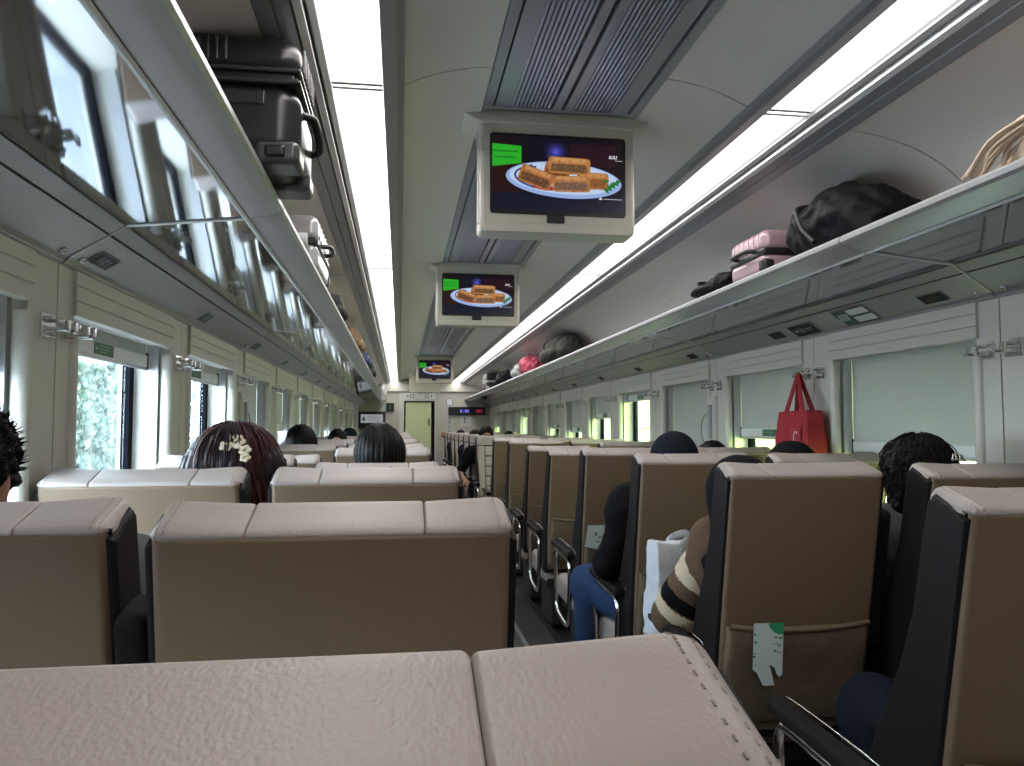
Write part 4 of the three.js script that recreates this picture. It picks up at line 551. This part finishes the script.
function suitcase(pos, turn, W, H, D, body, trim, label, ribs) {
  const t = thing('suitcase', label, 'suitcase', pos, turn); part('lower_shell', rbox(W, H * 0.47, D, 0.03, 0, H * 0.245, 0, 4), body, t); part('upper_shell', rbox(W, H * 0.47, D, 0.03, 0, H * 0.755, 0, 4), body, t); part('zip_band', rbox(W + 0.002, 0.03, D + 0.002, 0.01, 0, H * 0.5, 0, 2), trim, t);
  for (let i = 0; i < ribs; i++) { part('rib', rbox(W + 0.004, H * 0.30, 0.012, 0.004, 0, H * 0.76, -D / 2 + D * (i + 1) / (ribs + 1)), body, t); }
  for (const s of [-1, 1]) { part('wheel', cyl(0.024, 0.024, 0.03, 14).rotateZ(Math.PI / 2).translate(s * (W / 2 - 0.05), 0.03 + H * 0.35, -D / 2 - 0.012), M.white, t); part('corner_guard', rbox(0.05, 0.05, 0.05, 0.015, s * (W / 2 - 0.02), 0.035, D / 2 - 0.02), trim, t); }
  part('carry_handle', tube([[-W / 2 + 0.003, H * 0.56, -0.08], [-W / 2 - 0.03, H * 0.57, -0.06], [-W / 2 - 0.03, H * 0.57, 0.06], [-W / 2 + 0.003, H * 0.56, 0.08]], 0.009, false, 24, 8), trim, t); return t;
}
suitcase([-0.99, 1.832, -3.05], Math.PI, 0.38, 0.20, 0.46, mat(0.42, 0.42, 0.43, 0.3, 0.3), M.plasticDark, 'silver grey hard suitcase with black trim on the rack', 5);
suitcase([1.02, 1.832, -2.83], 0, 0.36, 0.175, 0.30, mat(0.50, 0.34, 0.37, 0.3, 0.15), M.plasticDark, 'small pink ribbed suitcase beside the black duffel on the rack', 6);
function softBag(pos, r, m, label, name, { seedN = 0, strap = true, handles = true, pocket = true } = {}) {
  const t = thing(name, label, 'bag', pos); const [a, b, c] = r;
  const f = (x, y, z) => { const px = Math.abs(x / a) ** 3.2, py = Math.abs((y - b) / b) ** 2.6, pz = Math.abs(z / c) ** 2.8; const k = (px + py + pz) ** (1 / 2.8); return (k - 1) * Math.min(a, b, c) + 0.020 * N(x * 9 + seedN, y * 9, z * 9) + 0.008 * N(x * 25, y * 25 + seedN, z * 25) + 0.006 * Math.abs(Math.sin((y + z * 0.5) * 30 + 3 * N(x * 4, y * 4, z * 4))); };
  part('bag_body', net((x, y, z) => Math.max(f(x, y, z), 0.002 - y), [-a - 0.06, -0.02, -c - 0.06], [a + 0.06, 2 * b + 0.06, c + 0.06], Math.max(0.012, c / 22)), m, t);
  if (pocket) part('front_pocket', net((x, y, z) => Math.max(len((x + a * 0.9 * Math.sign(pos[0])) / 0.05, (y - b * 0.7) / (b * 0.5), z / (c * 0.6)) * 0.05 - 0.05 + 0.004 * N(x * 20, y * 20, z * 20), 0.004 - y), [-a - 0.08, 0, -c], [a + 0.08, 2 * b, c], 0.012), m, t);
  if (strap) part('strap', tube([[-a * 0.5 * Math.sign(pos[0]), 2 * b * 0.9, -c * 0.5], [-a * 0.95 * Math.sign(pos[0]), 2 * b * 0.75, -c * 0.25], [-a * 1.02 * Math.sign(pos[0]), b * 0.8, 0], [-a * 1.0 * Math.sign(pos[0]), 0.03, c * 0.3]], 0.008, false, 30, 6), M.black, t);
  if (handles) part('handle', tube([[0, 2 * b * 0.93, -c * 0.35], [-0.02, 2 * b + 0.02, -c * 0.15], [-0.02, 2 * b + 0.02, c * 0.15], [0, 2 * b * 0.93, c * 0.35]], 0.008, false, 24, 6), m, t);
  return t;
}
softBag([1.0, 1.832, -2.38], [0.17, 0.112, 0.225], bagM(0.008, 0.008, 0.010, 0.6), 'bulging black duffel bag on the rack above the wide blind', 'duffel_bag', { pocket: false, seedN: 3 });
softBag([1.0, 1.832, -3.26], [0.17, 0.052, 0.22], bagM(0.016, 0.017, 0.019, 0.7), 'low dark bag next to the pink suitcase on the rack', 'soft_bag', { seedN: 4 });
softBag([0.98, 1.832, -7.0], [0.15, 0.128, 0.55], bagM(0.045, 0.046, 0.036, 0.75), 'big olive grey travel bag on the rack', 'travel_bag', { seedN: 8 });
softBag([0.95, 1.832, -8.5], [0.12, 0.11, 0.28], bagM(0.55, 0.10, 0.16, 0.6), 'bright pink bag beside the olive travel bag', 'pink_bag', { seedN: 2, pocket: false });
softBag([0.98, 1.832, -9.1], [0.14, 0.10, 0.22], bagM(0.45, 0.46, 0.46, 0.7), 'pale grey bag behind the bright pink bag', 'soft_bag', { seedN: 12 });
softBag([0.98, 1.832, -10.5], [0.15, 0.10, 0.3], bagM(0.012, 0.012, 0.016), 'black soft bag between pink bag and black box case', 'soft_bag', { seedN: 5 });
suitcase([0.98, 1.832, -12.0], 0, 0.34, 0.26, 0.55, mat(0.013, 0.013, 0.014, 0.4), M.alu, 'black upright case with a pale edge at the end of the rack', 0);
softBag([-1.0, 1.832, -4.4], [0.17, 0.09, 0.28], bagM(0.02, 0.02, 0.024), 'black soft bag next to the silver suitcase', 'soft_bag', { seedN: 15 });
softBag([-0.98, 1.832, -6.4], [0.16, 0.12, 0.3], bagM(0.16, 0.10, 0.06), 'tan bag on the tree side rack', 'soft_bag', { seedN: 18 });
softBag([-0.97, 1.832, -7.9], [0.14, 0.12, 0.35], bagM(0.03, 0.05, 0.11), 'blue grey bag on the tree side rack', 'soft_bag', { seedN: 21 });
softBag([-0.97, 1.832, -9.6], [0.14, 0.12, 0.4], bagM(0.02, 0.02, 0.022), 'dark lumpy backpack on the tree side rack', 'backpack', { seedN: 25 });
{ const t = thing('plastic_bag', 'white crumpled plastic bag hanging off the rack', 'bag', [-0.745, 1.62, -11.6]); const f = (x, y, z) => { const k = Math.pow(Math.abs(x / 0.05) ** 2.4 + Math.abs((y - 0.12) / 0.15) ** 2.4 + Math.abs(z / 0.12) ** 2.4, 1 / 2.4); return (k - 1) * 0.05 + 0.012 * N(x * 30, y * 20, z * 20); }; part('bag_body', net(f, [-0.09, -0.06, -0.18], [0.09, 0.32, 0.18], 0.014), mat(0.6, 0.6, 0.6, 0.5), t); part('handle', tube([[0, 0.24, -0.03], [0, 0.30, -0.01], [0, 0.30, 0.01], [0, 0.24, 0.03]], 0.006, false, 20, 6), mat(0.6, 0.6, 0.6, 0.5), t); }
{ // straw bundle
  const t = thing('straw_bag', 'pale straw woven bag with loose cord on the rack', 'bag', [0.93, 1.834, -1.46]); const sm = mat(0.55, 0.43, 0.32, 0.8);
  part('bag_body', net((x, y, z) => Math.max(len(x / 0.11, (y - 0.03) / 0.085, (z - 0.10) / 0.20) * 0.085 - 0.085 + 0.008 * N(x * 40, y * 40, z * 40), 0.002 - y), [-0.15, -0.01, -0.2], [0.15, 0.16, 0.36], 0.011), sm, t);
  for (let i = 0; i < 16; i++) { const a = rnd(-0.10, 0.0); part('straw', tube([[a - 0.03, 0.006, -0.20 + rnd(0, 0.12)], [a - 0.03, 0.04 + rnd(0, 0.03), -0.05], [a, 0.09 + rnd(0, 0.04), 0.10], [a + 0.02, 0.11 + rnd(0, 0.03), 0.25]], rnd(0.003, 0.006), false, 18, 5), sm, t); }
  part('cord', tube([[-0.05, 0.07, -0.02], [-0.06, 0.12, 0.0], [-0.05, 0.15, 0.05], [-0.04, 0.14, 0.10]], 0.004, false, 20, 6), mat(0.6, 0.5, 0.38, 0.8), t);
}
// ---------------------------------------------------------------- bags and papers lower down
{ // red tote on a hook
  const t = thing('tote_bag', 'red cloth tote bag hanging from a pillar hook', 'bag', [1.25, 1.075, seamZ(1, 1) + 0.005]); const red = mat(0.34, 0.010, 0.020, 0.7, 0, { bumpMap: wrinkle, bumpScale: 0.004 });
  const body = net((x, y, z) => { const w = 0.135 + 0.008 * Math.sin(y * 20), d = 0.03 + 0.02 * (1 - y / 0.25); const qx = Math.abs(x) - d, qy = Math.abs(y - 0.125) - 0.125, qz = Math.abs(z) - w; return Math.min(Math.max(qx, qy, qz), 0) + len(Math.max(qx, 0), Math.max(qy, 0), Math.max(qz, 0)) - 0.006 + 0.004 * N(x * 14, y * 10, z * 10); }, [-0.10, -0.03, -0.18], [0.10, 0.29, 0.18], 0.008); part('bag_body', body, red, t);
  const hs = new THREE.Shape([[-0.095, 0.235], [-0.014, 0.425], [0.014, 0.425], [0.095, 0.235], [0.058, 0.235], [0, 0.385], [-0.058, 0.235]].map(([a, b]) => new THREE.Vector2(a, b)));
  for (const d of [-1, 1]) { const g = new THREE.ExtrudeGeometry(hs, { depth: 0.004, bevelEnabled: false }); g.rotateY(Math.PI / 2); g.translate(-0.002, -0.24, 0); g.rotateZ(d * 0.13); g.translate(d * 0.026, 0.24, 0); part('handle', g, red, t); }
  const logo = new THREE.PlaneGeometry(0.09, 0.10); logo.rotateY(-Math.PI / 2); logo.translate(-0.052, 0.13, 0.055); part('emblem', logo, new THREE.MeshStandardMaterial({ roughness: 0.6, map: canvasTex(96, 104, (x, w, h) => { x.fillStyle = '#9e1d26'; x.fillRect(0, 0, w, h); x.strokeStyle = '#e8d4d4'; x.lineWidth = 6; x.beginPath(); x.ellipse(50, 40, 17, 24, 0.2, 0.6, 5.6); x.stroke(); x.fillStyle = '#dcb4b4'; for (let i = 0; i < 5; i++) x.fillRect(14 + i * 14, 78, 10, 7); x.fillRect(36, 92, 20, 5); }) }), t);
}
{ // white tote behind the seat
  const t = thing('tote_bag', 'white shopping bag with small red lettering behind an aisle seat', 'bag', [0.435, 0.585, -2.46], 0.12); const wm = mat(0.56, 0.60, 0.66, 0.6, 0, { bumpMap: wrinkle, bumpScale: 0.006 });
  part('bag_body', net((x, y, z) => { const w = 0.125 - 0.01 * (y / 0.3), d = 0.035 + 0.025 * (1 - y / 0.3); const qx = Math.abs(x) - w, qy = Math.abs(y - 0.15) - 0.145 - 0.02 * (x < -0.06 ? (-x - 0.06) * 8 : 0), qz = Math.abs(z) - d; return Math.min(Math.max(qx, qy, qz), 0) + len(Math.max(qx, 0), Math.max(qy, 0), Math.max(qz, 0)) - 0.004 + 0.010 * N(x * 12, y * 9, z * 12) + 0.004 * N(x * 30, y * 30, z * 30); }, [-0.17, -0.03, -0.12], [0.17, 0.36, 0.12], 0.0075), wm, t);
  for (const d of [-1, 1]) { const g = tube([[-0.04, 0.25, d * 0.045], [-0.03, 0.30, d * 0.045], [0.03, 0.315, d * 0.05], [0.075, 0.25, d * 0.06], [0.09, 0.19, d * 0.064]], 0.013, false, 30, 8); g.scale(1, 1, 0.5); g.translate(0, 0, d * 0.024); part('handle', g, wm, t); }
  const lt = new THREE.PlaneGeometry(0.075, 0.035); lt.translate(0.0, 0.17, 0.064); part('lettering', lt, new THREE.MeshStandardMaterial({ roughness: 0.6, map: canvasTex(96, 46, (x, w, h) => { x.fillStyle = '#c3c9d2'; x.fillRect(0, 0, w, h); x.fillStyle = '#b03648'; x.font = 'bold 34px sans-serif'; x.fillText('Éxp', 8, 38); }) }), t);
}
function paperOn(seatX, seatZ, lx, y0, pts, m, name, label) { // a sheet hanging over the pocket of a seat back
  const t = thing(name, label, 'paper', [seatX + lx, y0, seatZ + 0.034 + (y0 - 0.727) * 0.205], 0); t.rotation.x = 0.10;
  const s = new THREE.Shape(pts.map(([a, b]) => new THREE.Vector2(a, b))), g = new THREE.ExtrudeGeometry(s, { depth: 0.0012, bevelEnabled: false }); const u = g.attributes.uv, P = g.attributes.position; for (let i = 0; i < u.count; i++) u.setXY(i, (P.getX(i) + 0.045) / 0.09, (P.getY(i) + 0.17) / 0.18); part('sheet', g, m, t); return t;
}
const paperM = new THREE.MeshStandardMaterial({ roughness: 0.7, side: THREE.DoubleSide, map: canvasTex(128, 256, (x, w, h) => { x.fillStyle = '#c6d6d2'; x.fillRect(0, 0, w, h); x.fillStyle = '#2f9a68'; x.beginPath(); x.moveTo(64, 0); x.lineTo(128, 0); x.lineTo(128, 52); x.quadraticCurveTo(90, 62, 64, 18); x.fill(); x.fillStyle = '#4a7d68'; for (let i = 0; i < 9; i++) x.fillRect(rnd(84, 108), rnd(58, 120), rnd(5, 16), rnd(3, 8)); for (let i = 0; i < 8; i++) x.fillRect(rnd(4, 12), rnd(20, 190), rnd(4, 10), rnd(3, 9)); }) });
paperOn(AX, -2.0, -0.10, 0.735, [[-0.042, 0.004], [0.042, 0.004], [0.042, -0.135], [0.034, -0.143], [0.026, -0.135], [0.020, -0.118], [0.004, -0.108], [0.010, -0.125], [0.020, -0.165], [-0.012, -0.165], [-0.03, -0.13], [-0.042, -0.12]], paperM, 'torn_paper', 'torn green and white paper hanging from the seat pocket');
paperOn(AX, -3.60, -0.150, 0.80, [[-0.05, 0.0], [0.03, 0.0], [0.02, -0.12], [-0.065, -0.10]], new THREE.MeshStandardMaterial({ roughness: 0.7, side: THREE.DoubleSide, map: canvasTex(64, 128, (x, w, h) => { x.fillStyle = '#bcc8c8'; x.fillRect(0, 0, w, h); x.fillStyle = '#5f7a80'; x.fillRect(20, 30, 8, 14); x.fillRect(32, 44, 10, 6); x.fillRect(22, 60, 18, 4); }) }), 'leaflet', 'white leaflet sticking out of the seat pocket by the blue jeans');

// ---------------------------------------------------------------- outside
const gr = struct('ground', 'pale concrete ground outside the windows'); part('ground_slab', box(-60, 60, -1.35, -1.15, 40, -80), mat(0.20, 0.212, 0.24, 0.95), gr);
const leafG = (() => { const g = new THREE.BufferGeometry(); g.setAttribute('position', new THREE.Float32BufferAttribute([0, 0, 0, 0.5, 0.5, 0.12, 0, 1, 0, -0.5, 0.5, 0.12], 3)); g.setIndex([0, 1, 2, 0, 2, 3]); g.computeVertexNormals(); return g; })();
const leafM = new THREE.MeshPhysicalMaterial({ color: 0xffffff, roughness: 0.8, side: THREE.DoubleSide, transmission: 0.3, thickness: 0 }), barkM = mat(0.12, 0.09, 0.07, 0.9);
function tree(x, z, h, R, n, label) {
  const t = thing('tree', label, 'tree', [x, -1.15, z], 0, 'trees outside the windows'); part('trunk', tube([[0, 0, 0], [0.1, h * 0.3, 0.05], [-0.05, h * 0.6, 0], [0, h * 0.85, 0.1]], 0.16, false, 16, 8), barkM, t);
  const blobs = []; for (let i = 0; i < 26; i++) { const a = rnd(0, 6.28), e = rnd(0.12, 0.98); blobs.push([Math.cos(a) * R * rnd(0.3, 0.9), h * e, Math.sin(a) * R * rnd(0.3, 0.95), rnd(0.55, 1.05)]); }
  for (let i = 0; i < 6; i++) { const b = blobs[i]; part('branch', tube([[0, b[1] * 0.6, 0], [b[0] * 0.5, b[1] * 0.85, b[2] * 0.5], [b[0], b[1], b[2]]], 0.05, false, 10, 6), barkM, t); }
  const im = new THREE.InstancedMesh(leafG, leafM, n *= 3); im.name = 'foliage'; im.userData.kind = 'stuff'; const m = new THREE.Matrix4(), q = new THREE.Quaternion(), c = new THREE.Color();
  for (let i = 0; i < n; i++) { const b = blobs[i % blobs.length], a = rnd(0, 6.28), u = rnd(-1, 1), rr = b[3] * Math.cbrt(rnd(0.35, 1)), s = Math.sqrt(1 - u * u); q.setFromEuler(new THREE.Euler(rnd(-1.6, 1.0), rnd(0, 6.28), rnd(-0.6, 0.6))); const k = rnd(0.08, 0.16); m.compose(V(b[0] + Math.cos(a) * s * rr, b[1] + u * rr * 0.8, b[2] + Math.sin(a) * s * rr), q, V(k * 0.7, k, k)); im.setMatrixAt(i, m); const v = rnd(0.62, 1.05); im.setColorAt(i, c.setRGB(0.165 * v * rnd(0.8, 1.2), 0.235 * v, 0.205 * v * rnd(0.85, 1.1))); }
  im.castShadow = im.receiveShadow = true; t.add(im);
}
[[-7.0, -10.4, 2.2, 4600], [-7.4, -13.8, 2.3, 5200], [-7.8, -17.2, 2.4, 5200], [-8.0, -20.8, 2.4, 4600], [-8.6, -30.5, 2.6, 3600], [-9.0, -36.5, 2.6, 3000]].forEach(([x, z, R, n], i) => tree(x, z, 4.7, R, n, `leafy pale green tree outside, ${ORD[i]} along the track from the rear wall`));
{ const t = thing('house', 'white house with red sign band seen through the second tree window', 'building', [-13.0, -1.15, -27]); part('wall', box(-1.5, 1.5, 0, 5.5, -2.6, 2.6), mat(0.26, 0.27, 0.27, 0.9), t); for (let j = 0; j < 4; j++) part('red_band', box(1.5, 1.56, 2.6 + j * 0.55, 2.85 + j * 0.55, -1.6 + 0.2 * j, 2.5), mat(0.24, 0.05, 0.06, 0.8), t); part('roof', prism([[-1.8, 5.5], [1.8, 5.5], [0, 6.6]], 2.8, -2.8), mat(0.35, 0.2, 0.16, 0.9), t); for (let j = 0; j < 3; j++) part('window', box(1.5, 1.54, 0.8, 2.1, -2 + j * 1.5, -1.1 + j * 1.5), mat(0.1, 0.13, 0.15, 0.2), t); }
{ // lime clad building on the other side: panels with open joints over a dark backing
  const t = thing('building', 'building clad in bright lime, mint and teal panels outside the blinds', 'building', [4.0, -1.15, 0]); part('backing', box(0.06, 0.9, 0, 6.4, 14, -46), mat(0.1, 0.11, 0.09, 0.9), t);
  const lime = mat(0.66, 0.72, 0.13, 0.7), limeB = mat(0.54, 0.70, 0.10, 0.7), pale = mat(0.66, 0.74, 0.30, 0.7), mint = mat(0.46, 0.76, 0.60, 0.7), teal = mat(0.10, 0.25, 0.31, 0.6);
  const cols = [[14, 9, lime], [9, 4, limeB], [4, -1, lime], [-1, -4.2, limeB], [-4.2, -6.75, pale], [-6.75, -7.15, teal], [-7.15, -8.7, pale], [-8.7, -12.2, lime], [-12.2, -14.0, limeB], [-14.0, -15.35, mint], [-15.35, -17.4, lime], [-17.4, -20.2, limeB], [-20.2, -22.5, mint], [-22.5, -26, lime], [-26, -29, mint], [-29, -34, limeB], [-34, -40, lime], [-40, -46, mint]];
  for (const [a, b, m] of cols) for (const [y0, y1] of [[0, 1.15], [1.15, 2.38], [2.38, 3.9], [3.9, 5.2], [5.2, 6.4]]) part('panel', box(0, 0.06, y0 + 0.012, y1 - 0.012, a - 0.012, b + 0.012), m, t);
}
renderer.render(scene, camera);
